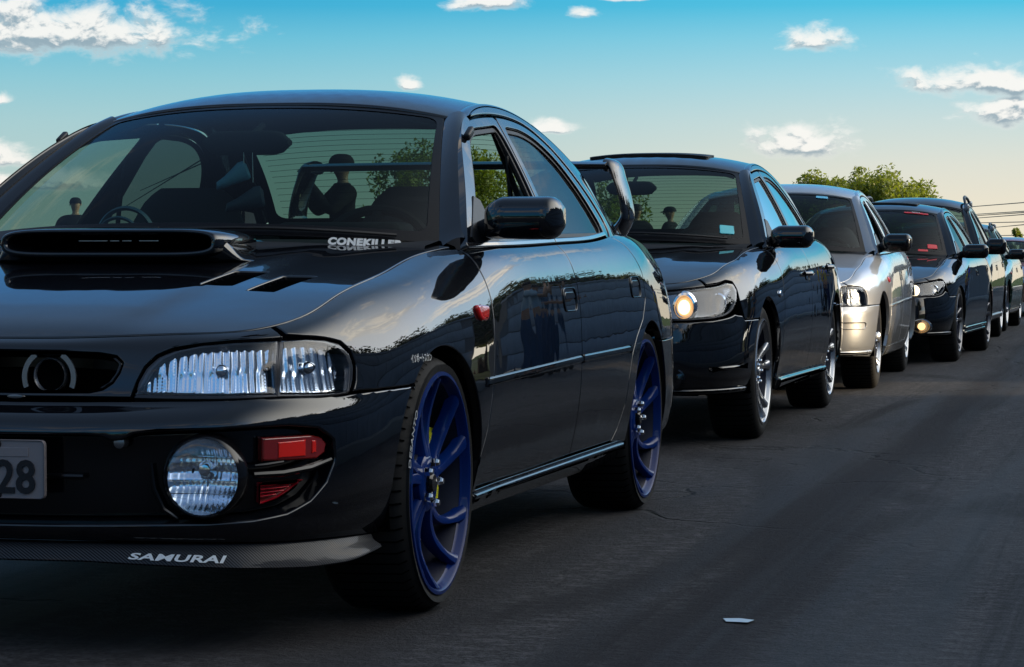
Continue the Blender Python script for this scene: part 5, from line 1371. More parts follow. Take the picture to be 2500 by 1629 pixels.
def sunroof(s, lift=.012, open_=True):
    o = [(1.36, -.62), (1.36, .62), (1.66, .62), (1.66, -.62)]
    f = lambda u, v: roof_fn(u, v)+np.stack([0*u, 0*u, lift*(1-.2*(np.asarray(u)-1.36)/.3)], -1)
    s.part('sunroof_panel', rounded(o, .05), flipn(FD(f)), M['seal'], sv=.55, step=.05, edge=.02, depth=.012)
def sticker(s, name, u0, u1, v0, v1, m, off=.004):
    f = FD(lambda u, v: ws_fn(u, v)); return s.part(name, rounded([(u0, v0), (u1, v0), (u1, v1), (u0, v1)], .01), f, m, su=.6, sv=.5, step=.03, edge=.01, depth=.0005, lift=off, gap=0)
def std_front(P, lamp, fender_front=None, bump_top=None):
    Q = dict(GC); Q['open_front'] = False; Q.update(P); Q['hood_holes'] = []
    for k in ('bump_holes',): Q[k] = P.get(k, lambda s: [])
    if fender_front: Q['fender_front'] = fender_front
    if bump_top: Q['bump_top'] = bump_top
    Q['lamp'] = lamp; return Q

def build_car2():
    LP = [(.40, .556), (.405, .60), (.425, .630), (.50, .642), (.62, .650), (.74, .656), (.85, .662), (.93, .672), (.985, .668), (.998, .646), (.975, .615), (.92, .583), (.84, .562), (.74, .552), (.60, .545), (.47, .545)]
    FF = [(1.02, .541), (1.012, .58), (1.005, .615), (1.008, .648), (.995, .676), (.94, .682), (.86, .672), (.775, .668)]
    P = std_front(dict(paint=M['black_paint2'], glassF='glass_mirror', glassR='glass_mirror', door_bottom=.275), LP, FF,
        [(0, .545), (.30, .542), (.47, .537), (.60, .537), (.74, .543), (.84, .552), (.93, .566), (1.0, .560), (1.02, .541), (1.12, .5405), (1.20, .541), (1.238, .543)])
    s = Car('parked_saloon_car', 'black saloon with a lit round headlight, silver alloys and raised sunroof, second of the row', (-5.93, -.10, 0), 0, P, fine=True, style='smooth', warp=warp_fn(1.01, 1.03, 1.0, nose=.032))
    s.k = 1.3
    s.panels(); s.greenhouse(); s.underbody(); s.interior(); s.mirrors(M['black_paint2'], dict(x=-.66, y0=.745, y1=.945, z0=.855, z1=.962)); B = s.B
    nb = grille(s, [(0, .632), (.22, .630), (.30, .618), (.27, .575), (.2, .562), (0, .560)], .547, [(.39, .547), (.395, .60), (.415, .634), (.50, .648), (.62, .655), (.76, .661)])
    for sd in (1, -1):
        sf = B if sd > 0 else mirror_y(B)
        hl = lamp_unit(s, 'headlight', LP, sd, depth=.05, ribs=40, fluted=False, bowl=M['bowl_grey'])
        c, n = sf(.60, B.vz(.60, .597)); c = c-n*.012; mb = MB()
        mb.lathe([(.056, -.015), (.050, .004), (.042, .006), (.037, -.004), (.037, -.02)], 36, 'x', tuple(c)); s.put(mb, 'projector_ring', hl, M['chrome'])
        mb = MB(); prof = [(.036*math.sin(t), .004+.014*math.cos(t)) for t in np.linspace(0, math.pi/2, 8)]; mb.lathe(prof, 32, 'x', tuple(c-np.array([.012, 0, 0]))); s.put(mb, 'projector_glow', hl, M['lamp_edge']); mb = MB(); mb.lathe([(.026*math.sin(t), .010+.012*math.cos(t)) for t in np.linspace(0, math.pi/2, 6)], 28, 'x', tuple(c-np.array([.006, 0, 0]))); s.put(mb, 'projector_bulb', hl, M['lamp_on'])
        c, n = sf(.86, B.vz(.86, .615)); mb = MB(); mb.lathe([(.034, -.03), (.036, .0), (.030, .004)], 24, 'x', tuple(c-n*.03)); s.put(mb, 'turn_bowl', hl, M['lamp_bowl'])
        # fine ribs of the corner section
        for k in range(9):
            u = .90+.0075*k; s.part('lens_rib', s.uv([(u, .618+.004*k), (u+.0028, .618+.004*k), (u+.0028, .660), (u, .660)]), sf, M['chrome'], hl, sv=.09, step=.05, edge=.02, depth=.001, lift=-.010, gap=0)
    round_lamp(s, 'fog_lamp', (.79, .53, .295), .040, s.bumper)
    slot(s, .44, .505, .34, s.bumper, lift=.001); slot(s, .27, .36, .36, s.bumper, lift=.001)
    s.part('washer_cover', s.uv(rounded([(.50, .505), (.56, .505), (.56, .53), (.50, .53)], .012)), B, M['black_paint2'], s.bumper, sv=.09, step=.02, edge=.01, depth=.004, lift=.002)
    for sd in (1, -1):   # bumper corner canard shaped ledge and the lower lip
        sf = B if sd > 0 else mirror_y(B)
        o = [(.70, .335), (.78, .350), (.90, .352), (1.02, .345), (.93, .335), (.80, .325)]
        s.part('bumper_ledge', s.uv(o), sf, M['black_paint2'], s.bumper, sv=.09, step=.02, edge=.01, depth=.012, lift=.012, rnd=.012)
    o = [(u, .232) for u in np.linspace(-1.05, 1.05, 50)]+[(u, .256) for u in np.linspace(1.05, -1.05, 50)]
    s.part('lip_spoiler', s.uv(o), B, M['black_paint2'], s.bumper, sv=.09, step=.012, edge=.02, depth=.02, lift=.016, rnd=.010)
    for sd in (1, -1):
        sf = B if sd > 0 else mirror_y(B); xs = np.linspace(-.33, -2.15, 30); k = np.linspace(0, 1, 30)
        o = [B.xz(x, .205+.015*t) for x, t in zip(xs, k)]+[B.xz(x, .262-.012*t) for x, t in zip(xs[::-1], k[::-1])]
        s.part('side_skirt', o, sf, M['black_paint2'], sv=.09, step=.014, edge=.02, depth=.03, lift=.026, rnd=.022)
    s.handle(-1.29, .725, .075, .028); s.handle(-2.23, .755, .075, .028)
    for x, z in ((-1.29, .733), (-2.23, .763)):
        for sg in (1, -1):
            mb = MB(); p0 = B(*B.xz(x+.085, z))[0]; p1 = B(*B.xz(x-.085, z))[0]; o_ = np.array([0, .022, 0])
            mb.tube([p0, p0*.7+p1*.3+o_, p0*.3+p1*.7+o_, p1], [.010, .013, .013, .010], 8); mb.V = [(a, sg*b, c) for a, b, c in mb.V]; s.put(mb, 'pull_handle', None, M['black_paint2'])
    for sg in (1, -1):
        sf = B if sg > 0 else mirror_y(B); s.part('side_marker', [B.xz(-.30+.035*math.cos(t), .640+.018*math.sin(t)) for t in np.linspace(0, 2*math.pi, 16, endpoint=False)], sf, M['lamp_bowl'], sv=.09, step=.02, edge=.01, depth=.01, lift=.008, rnd=.006)
    sunroof(s); 
    sticker(s, 'screen_sticker', .80, .90, .10, .19, mat('sticker_cyan', (.08, .45, .50), .5))
    mb = MB(); mb.tube([(-1.6, .705, .93), (-1.72, .72, .905), (-1.80, .725, .90)], .004, 6); mb.lathe([(0, -.012), (.012, 0), (0, .012)], 12, 'y', (-1.6, .705, .935)); s.put(mb, 'window_clip', None, M['seal'])
    mb = MB(); mb.tube([tuple(ws_fn(np.array(-.75+1.6*t), np.array(.03+.02*math.sin(t*3)))+np.array([.01, 0, .012])) for t in np.linspace(0, 1, 9)], .006, 6); s.put(mb, 'wiper', None, M['plastic'])
    s.wheels(spoke_rim(5, True, .0, M['alloy'], spread=.20, w0=.040, w1=.026, dish=.03), Rt=.312, Rr=.240, yo=.80)
    return s
def build_car3():
    P = std_front(dict(paint=M['silver_paint'], glassF='glass_dark', glassR='glass_dark', frame_mat=M['silver_paint']), LAMP)
    P['open_front'] = True; P['fender_front'] = [(.943, .541), (.962, .565), (.972, .597), (.965, .629), (.938, .650), (.885, .660), (.82, .664), (.775, .668)]
    s = Car('parked_saloon_car', 'silver saloon catching golden light on its bumper, third of the row', (-10.62, -.02, 0), .02, P, fine=True, warp=warp_fn(.985, 1.0, 1.04))
    s.k = 1.7
    s.panels(); s.greenhouse(); s.underbody(); s.interior(); s.mirrors(M['gloss_black'], dict(x=-.66, y0=.765, y1=.955, z0=.872, z1=.990)); B = s.B
    grille(s, [(0, .632), (.285, .628), (.33, .605), (.30, .553), (0, .546)], .536, [(.366, .536), (.378, .568), (.394, .600), (.420, .624), (.46, .640), (.53, .650), (.62, .657), (.76, .661)])
    T2 = [(.722, .540), (.726, .60), (.735, .656), (.82, .658), (.90, .654), (.940, .642), (.957, .618), (.957, .590), (.948, .558), (.935, .540)]
    for sd in (1, -1):
        lamp_unit(s, 'headlight', LAMP, sd, depth=.06, ribs=60, rim=M['lamp_dark']); lamp_unit(s, 'corner_lamp', T2, sd, depth=.035, ribs=50, bowl=M['bowl_grey'])
    # bumper slot with rounded end
    h = sym([(0, .435), (.86, .437), (.885, .428), (.878, .405), (.85, .392), (0, .388)])
    s.part('bumper_slot', rounded(s.uv(h), .0), B, M['silver_paint'], s.bumper, sv=.09, step=.03, edge=.012, depth=.006, lift=.006, holes=[s.uv(sym([(0, .430), (.855, .432), (.872, .425), (.867, .408), (.845, .399), (0, .395)]))], hole_depth=.018)
    o = [(u, .236) for u in np.linspace(-1.05, 1.05, 40)]+[(u, .262) for u in np.linspace(1.05, -1.05, 40)]
    s.part('bumper_lip', s.uv(o), B, M['silver_paint'], s.bumper, sv=.09, step=.014, edge=.02, depth=.03, lift=.012, rnd=.012)
    plate_blank(s)
    for x0, x1, z0, z1 in ((-.335, -1.408, .5225, .5395), (-1.42, -2.12, .5400, .5440)):
        t = np.linspace(0, 1, 16); xs = x0+(x1-x0)*t; zs = z0+(z1-z0)*t
        s.sides('door_moulding', [B.xz(x, z-.012) for x, z in zip(xs, zs)]+[B.xz(x, z+.012) for x, z in zip(xs[::-1], zs[::-1])], B, M['silver_paint'], sv=.09, step=.012, edge=.02, depth=.010, lift=.007, rnd=.006)
    s.handle(-1.305, .712, .085, .034); s.handle(-2.275, .737, .082, .034)
    for sg in (1, -1):
        sf = B if sg > 0 else mirror_y(B); s.part('side_marker', [B.xz(-.35+.05*math.cos(t), .694+.022*math.sin(t)) for t in np.linspace(0, 2*math.pi, 14, endpoint=False)], sf, M['marker'], sv=.09, step=.02, edge=.01, depth=.01, lift=.008, rnd=.006)
    sticker(s, 'screen_sticker', .52, .68, .90, .95, mat('sticker_blue', (.10, .40, .60), .5))
    s.wheels(spoke_rim(7, False, .0, M['alloy'], spread=.2, w0=.030, w1=.024, dish=.03), Rt=.305, Rr=.205, yo=.785)
    return s
def build_car4():
    LP = [(.42, .572), (.45, .60), (.52, .625), (.62, .640), (.74, .652), (.88, .664), (.99, .662), (.985, .635), (.95, .600), (.88, .565), (.76, .548), (.60, .545), (.47, .553)]
    FF = [(1.02, .541), (1.004, .60), (1.006, .648), (.995, .676), (.94, .682), (.86, .672), (.775, .668)]
    P = std_front(dict(paint=M['black_paint2'], glassF='glass_dark', glassR='glass_side'), LP, FF, [(0, .548), (.42, .562), (.47, .546), (.60, .538), (.76, .541), (.88, .556), (.96, .585), (1.0, .575), (1.02, .541), (1.12, .5405), (1.238, .543)])
    s = Car('parked_hatchback_car', 'black hatchback with lit headlight and glowing oval fog lamp behind the silver car', (-15.15, .135, 0), -.03, P, fine=False, style='smooth', warp=warp_fn(1.0, .985, 1.0))
    s.panels(); s.greenhouse(); s.underbody(); s.interior(); s.mirrors(M['gloss_black'], dict(x=-.66, y0=.775, y1=.985, z0=.845, z1=.965)); B = s.B
    grille(s, [(0, .632), (.24, .630), (.30, .612), (.27, .578), (0, .562)], .55, [(.41, .562), (.44, .605), (.51, .632), (.62, .650), (.76, .661)], slats=2)
    for sd in (1, -1):
        sf = B if sd > 0 else mirror_y(B); hl = lamp_unit(s, 'headlight', LP, sd, depth=.05, bowl=M['lamp_dark'], fluted=False)
        c, n = sf(.56, B.vz(.56, .59)); mb = MB(); mb.lathe([(0, .012), (.036, .006), (.046, -.004), (.046, -.02)], 24, 'x', tuple(c-n*.006)); s.put(mb, 'projector_bulb', hl, M['lamp_on'])
        c, n = sf(.80, B.vz(.80, .605)); mb = MB(); mb.lathe([(0, -.01), (.03, -.005), (.036, .004), (.04, -.02)], 20, 'x', tuple(c-n*.02)); s.put(mb, 'turn_bowl', hl, M['chrome'])
    round_lamp(s, 'fog_lamp', (.80, .60, .305), .050, s.bumper, on='lamp_warm', oval=1.35)
    slot(s, .30, .45, .36, s.bumper, lift=.001)
    o = [(u, .232) for u in np.linspace(-1.08, 1.08, 40)]+[(u, .262) for u in np.linspace(1.08, -1.08, 40)]
    s.part('lip_spoiler', s.uv(o), B, M['black_paint2'], s.bumper, sv=.09, step=.014, edge=.02, depth=.02, lift=.018, rnd=.012)
    for zz in (.215, .255):
        s.sides('side_skirt', [B.xz(x, zz) for x in np.linspace(-.33, -2.15, 20)]+[B.xz(x, zz+.026) for x in np.linspace(-2.15, -.33, 20)], B, M['black_paint2'], sv=.09, step=.014, edge=.02, depth=.03, lift=.022, rnd=.012)
    s.handle(-1.30, .725, .08, .03); s.handle(-2.25, .755, .08, .03); sunroof(s)
    red = mat('sticker_red', (.55, .02, .03), .5); st_ = sticker(s, 'screen_sticker', .46, .86, .925, .965, red)
    text_on('sticker_lettering', 'MOTUL', .022, lambda x, y, z: tuple(s.warp(np.array([ws_fn(np.array(.66+x/.55), np.array(.945+y/.5))+np.array([.006, 0, .008])]), None)[0][0]), st_, M['white_print'], bold=.001)
    for q in ((.78, .90, .11, .19), (.66, .78, .05, .085)): sticker(s, 'screen_sticker', *q, red)
    s.wheels(spoke_rim(5, True, .0, M['alloy_dark'], spread=.2), Rt=.315, Rr=.235, yo=.815)
    return s
def build_far():
    # tall dark estate with roof rails
    FF = [(1.02, .541), (1.004, .60), (1.006, .648), (.995, .676), (.94, .682), (.86, .672), (.775, .668)]
    LP = [(.42, .56), (.44, .60), (.50, .632), (.62, .645), (.74, .654), (.88, .664), (.99, .662), (.985, .635), (.95, .600), (.88, .572), (.76, .556), (.60, .548), (.47, .548)]
    BT = [(0, .548), (.42, .555), (.47, .541), (.60, .541), (.76, .549), (.88, .565), (.96, .585), (1.0, .575), (1.02, .541), (1.12, .5405), (1.238, .543)]
    out = []
    for nm, lab, loc, rz, pk, low, wp, style, rails in (
        ('parked_estate_car', 'tall dark estate car with grey roof rail ends, behind the black hatchback', (-19.35, .07, 0), -.01, 'black_paint2', None, warp_fn(1.02, 1.02, 1.20), 'smooth', .045),
        ('parked_estate_car', 'green estate car with beige lower panels and roof rails, last but one of the row', (-23.95, .07, 0), -.01, 'green_paint', 'beige_paint', warp_fn(.99, .96, .98), 'ledge', .02),
        ('parked_saloon_car', 'dull maroon saloon at the far end of the row, cut by the photo edge', (-32.2, .25, 0), -.01, 'maroon_paint', None, warp_fn(1, .90, .9), 'ledge', None)):
        if style == 'smooth': P = std_front(dict(paint=M[pk], glassF='glass_dark', glassR='glass_mirror'), LP, FF, BT)
        else: P = std_front(dict(paint=M[pk], glassF='glass_dark', glassR='glass_side'), LAMP)
        if low: P['lower'] = M[low]
        s = Car(nm, lab, loc, rz, P, fine=False, style=style, warp=wp); s.k = 2.6
        s.panels(); s.greenhouse(); s.underbody(); s.interior(); s.mirrors(M['gloss_black'], dict(x=-.66, y0=.775, y1=.965, z0=.855, z1=.985))
        if style == 'smooth': grille(s, [(0, .632), (.24, .630), (.30, .612), (.27, .578), (0, .562)], .55, [(.41, .562), (.44, .605), (.51, .636), (.62, .652), (.76, .661)], slats=2); lamps = (('headlight', LP),)
        else: grille(s, [(0, .632), (.285, .628), (.33, .605), (.30, .553), (0, .546)], .536, [(.366, .536), (.378, .568), (.394, .600), (.420, .624), (.46, .640), (.53, .650), (.62, .657), (.76, .661)]); lamps = (('headlight', LAMP), ('corner_lamp', TURN))
        for sd in (1, -1):
            for a, b in lamps: lamp_unit(s, a, b, sd, depth=.05, fluted=False)
        if style != 'smooth':
            s.sides('door_moulding', [s.B.xz(x, .47) for x in np.linspace(-.335, -2.12, 20)]+[s.B.xz(x, .53) for x in np.linspace(-2.12, -.335, 20)], s.B, P.get('lower', P['paint']), sv=.09, step=.03, edge=.03, depth=.01, lift=.008, rnd=.005)
            s.sides('side_marker', [s.B.xz(-.35+.05*math.cos(t), .694+.022*math.sin(t)) for t in np.linspace(0, 2*math.pi, 12, endpoint=False)], s.B, M['marker'], sv=.09, step=.03, edge=.02, depth=.01, lift=.008, rnd=.006)
        else: s.sides('side_skirt', [s.B.xz(x, .22) for x in np.linspace(-.33, -2.15, 20)]+[s.B.xz(x, .27) for x in np.linspace(-2.15, -.33, 20)], s.B, M['alloy_dark'], sv=.09, step=.03, edge=.03, depth=.03, lift=.018, rnd=.012)
        slot(s, .30, .42, .40, s.bumper, lift=.001)
        s.handle(-1.30, .725, .08, .03); s.handle(-2.25, .755, .08, .03)
        if rails: roof_rails(s, rails)
        s.wheels(spoke_rim(6, False, .0, M['alloy'], spread=.2), Rt=.312, Rr=.215, yo=.80); out.append(s)
    return out
# ------------------------------------------------------------------ surroundings
def wall_mat():
    m = mat('painted_block', (.30, .33, .38), .85, spec=.2); w_ = NT(m.node_tree); b = m.node_tree.nodes['Principled BSDF']
    t = w_.node('ShaderNodeTexCoord'); n = w_.node('ShaderNodeTexNoise'); n.inputs['Scale'].default_value = .9; n.inputs['Detail'].default_value = 8; w_.l.new(t.outputs['Object'], n.inputs['Vector'])
    w_.l.new(w_.mix(w_.sstep(n.outputs[0], .35, .7), (.36, .40, .46), (.22, .24, .27)), b.inputs['Base Color']); return m
def leaf_mat(name, a, b_, trans=.35):
    m = bpy.data.materials.new(name); m.use_nodes = True; w_ = NT(m.node_tree); w_.n.clear()
    oi = w_.node('ShaderNodeNewGeometry'); c = w_.mix(oi.outputs['Random Per Island'], a, b_)
    d = w_.node('ShaderNodeBsdfPrincipled'); d.inputs['Roughness'].default_value = .5; w_.l.new(c, d.inputs['Base Color'])
    tr = w_.node('ShaderNodeBsdfTranslucent'); w_.l.new(w_.mix(.5, c, (.35, .42, .02)), tr.inputs[0])
    mx = w_.node('ShaderNodeMixShader'); mx.inputs[0].default_value = trans; w_.l.new(d.outputs[0], mx.inputs[1]); w_.l.new(tr.outputs[0], mx.inputs[2])
    o = w_.node('ShaderNodeOutputMaterial'); w_.l.new(mx.outputs[0], o.inputs[0]); return m
M['wall'] = wall_mat()
M['bark'] = bump(mat('bark', (.06, .045, .035), .9, spec=.1), 12, .6, .02)
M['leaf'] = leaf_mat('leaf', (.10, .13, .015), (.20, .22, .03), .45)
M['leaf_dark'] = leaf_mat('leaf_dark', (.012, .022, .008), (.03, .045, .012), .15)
M['grass'] = leaf_mat('grass', (.06, .10, .02), (.10, .13, .03), .3)
def leaves_mesh(name, clumps, n_per, size, seed, squash=1.0):
    """leaf quads, each folded along its rib, spread through clumps of (centre, radius)"""
    rg = np.random.RandomState(seed); V = []; F = []
    for c, r in clumps:
        n = max(4, int(n_per*(r[0] if hasattr(r, '__len__') else r)**2)); rr = np.array(r) if hasattr(r, '__len__') else np.array([r, r, r*squash])
        d = rg.normal(size=(n, 3)); d /= np.linalg.norm(d, axis=1, keepdims=True); p = np.array(c)+d*rr*(rg.rand(n, 1)**.45)
        for q, dd in zip(p, d):
            a = rg.normal(size=3); a /= np.linalg.norm(a); b = np.cross(a, rg.normal(size=3)); b /= np.linalg.norm(b); s_ = size*(.6+.8*rg.rand())
            nn = np.cross(a, b)*.18*s_; o = len(V); V += [q-a*s_, q-b*s_*.42+nn, q+a*s_, q+b*s_*.42+nn]; F.append((o, o+1, o+2, o+3))
    V = np.array(V); me = bpy.data.meshes.new(name); me.vertices.add(len(V)); me.vertices.foreach_set('co', V.ravel())
    nf = len(F); me.loops.add(nf*4); me.loops.foreach_set('vertex_index', np.array(F).ravel()); me.polygons.add(nf)
    me.polygons.foreach_set('loop_start', np.arange(nf)*4); me.update(calc_edges=True); return me
def tree(loc, h, w_, label, seed, dens=700, leaf=.05, trunk=.09, dark=False, base=.35, group='trees beyond the parked cars', cat='tree', name='tree', tufts=26, spiky=.5, flat=.75):
    rg = np.random.RandomState(seed); root = empty(name, loc); tag(root, label, cat, group); mb = MB(); tips = []
    top = Vector((rg.uniform(-.1, .1), rg.uniform(-.1, .1), h*.62)); mb.tube([(0, 0, -.05), (.03, .02, h*base*.6), tuple(top)], [trunk, trunk*.75, trunk*.35], 8)
    clumps = []
    for k in range(tufts):
        a = 2.4*k+rg.uniform(-.4, .4); t = rg.uniform(0, 1); r = w_/2*math.sqrt(rg.uniform(.05, 1))
        z = h*(base+.12)+(h*(1-base)-.25)*rg.uniform(.1, 1)*math.sqrt(max(0, 1-(r/(w_/2))**2*flat)); st = Vector((0, 0, h*base*rg.uniform(.75, 1.3)))
        e = Vector((r*math.cos(a), r*math.sin(a), z)); m_ = st*.45+e*.55+Vector((0, 0, -.05*h)); mb.tube([tuple(st), tuple(m_), tuple(e)], [trunk*.4, trunk*.2, trunk*.05], 5, caps=False)
        cr = w_*rg.uniform(.09, .15); clumps.append((e, (cr, cr, cr*(1+spiky))))
        for j in range(3):
            q = e+Vector(rg.normal(size=3))*cr*1.1; q.z = min(q.z+cr*spiky*.8*rg.rand(), h-cr*.6); mb.tube([tuple(m_), tuple(q)], [trunk*.12, trunk*.03], 4, caps=False); clumps.append((q, (cr*.55, cr*.55, cr*(.6+spiky))))
    mb.build('trunk', root, M['bark'])
    link('crown', leaves_mesh('crown', clumps, dens/(w_*.12)**2/2.2, leaf, seed), root, M['leaf_dark' if dark else 'leaf']); return root
# --- the wall on the right hand side, block by block where cars mirror it
wall = empty('boundary_wall', (0, 4.3, 0)); tag(wall, 'long pale painted block wall mirrored in the car doors', 'wall')
SUN_GAP = (-12.7, -10.7)  # opening shaped in the wall to let the sun reach the silver car
def spans(): return ((-52, SUN_GAP[0]), (SUN_GAP[1], 11))
for x0_, x1_ in spans():
    mb = MB(); mb.box(((x0_+x1_)/2, .14, 1.0), (x1_-x0_, .20, 2.0)); mb.build('wall_core', wall, mat('mortar', (.16, .16, .17), .9), smooth=False)
    mb = MB(); mb.box(((x0_+x1_)/2, .12, 2.04), (x1_-x0_+.04, .34, .08), bev=.01); mb.build('coping', wall, M['wall'])
mb = MB(); mb.box((0, 0, 0), (.785, .05, .385), bev=.012); bme = mb.mesh('block', True, 40); bme.materials.append(M['wall'])
for r_ in range(5):
    for c_ in range(58):
        bx_ = -37.6+.8*c_+(.4 if r_ % 2 else 0)
        if SUN_GAP[0]-.4 < bx_ < SUN_GAP[1]+.4: continue
        o = bpy.data.objects.new('block', bme); COL.objects.link(o); o.parent = wall; o.location = (bx_, .02+.004*random.random(), .2+.4*r_)
# hedge trees above the wall, with a gap where the sun comes through
hx = [9.5, 6.8, 4.2, 1.9, -.4, -2.8, -5.2, -7.4, -9.0, -14.6, -16.8, -19.4, -22.4, -29.5, -32.5, -36.0, -40.5]
for k, x in enumerate(hx):
    rg = np.random.RandomState(50+k); y = 6.1+rg.uniform(-.25, .25); hgt = rg.uniform(3.5, 4.3)
    root = empty('roadside_tree', (x+rg.uniform(-.3, .3), y, 0)); 
    side_ = [q for q in hx if (q > -11.7) == (x > -11.7)]; side_.sort(key=lambda q: abs(q+11.7)); ordn = ['nearest', 'second', 'third', 'fourth', 'fifth', 'sixth', 'seventh', 'eighth', 'ninth', 'tenth'][side_.index(x)]
    tag(root, 'dark leafy tree behind the wall, %s %s the added sun opening%s' % (ordn, 'on the camera side of' if x > -11.7 else 'on the far side of', ''), 'tree', 'trees behind the boundary wall')
    mb = MB(); mb.tube([(0, 0, 0), (.1, 0, 1.6), (0, 0, 3)], [.16, .13, .06], 8); mb.build('trunk', root, M['bark'])
    cl = []
    for j in range(46):
        a = rg.uniform(0, 6.28); r = math.sqrt(rg.rand())*1.3; cl.append(((r*math.cos(a), r*.8*math.sin(a), 1.2+(hgt-1.7)*rg.rand()*math.sqrt(1-(r/1.6)**2)), rg.uniform(.35, .55)))
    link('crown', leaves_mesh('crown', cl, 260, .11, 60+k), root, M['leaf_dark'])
    # solid dark blob added inside the crown to block the sun
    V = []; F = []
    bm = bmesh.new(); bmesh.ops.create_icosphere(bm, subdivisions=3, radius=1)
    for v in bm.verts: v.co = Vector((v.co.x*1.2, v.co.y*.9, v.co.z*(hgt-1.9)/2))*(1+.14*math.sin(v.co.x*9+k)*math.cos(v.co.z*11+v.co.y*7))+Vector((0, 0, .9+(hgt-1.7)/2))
    me = bpy.data.meshes.new('sun_blocker'); bm.to_mesh(me); bm.free(); link('sun_blocker', me, root, M['leaf_dark'])
# unseen tree line added behind the camera to darken low reflections in lamps and mirrors
rg = np.random.RandomState(4); cl = [((62+rg.uniform(-3, 3), y+rg.uniform(-2, 2), 1.5+rg.uniform(0, 4.5)), rg.uniform(1.6, 2.8)) for y in np.arange(-90, 80, 1.6)]
tl = link('added_treeline', leaves_mesh('added_treeline', cl, 26, .55, 5), None, M['leaf_dark']); tag(tl, 'dark distant line of trees added opposite the row of cars for its reflection', 'trees', kind='stuff')
# verge
def strip(name, x0, x1, y0, y1, z, m, kind='structure'):
    mb = MB(); mb.add([(x0, y0, z), (x1, y0, z), (x1, y1, z), (x0, y1, z)], [(0, 1, 2, 3)]); return tag(mb.build(name, None, m), kind=kind)
strip('verge', -60, 25, 4.6, 40, .02, mat('verge_grass', (.035, .055, .015), .9, spec=.1))
mb = MB(); mb.box((-18, 3.6, .06), (84, .16, .13), bev=.015); tag(mb.build('kerb', None, mat('concrete_kerb', (.25, .25, .24), .85)), kind='structure')
far = mat('field_grass', (.05, .075, .022), .95, spec=.05)
strip('field', -2500, -75, -2500, 2500, .012, far)
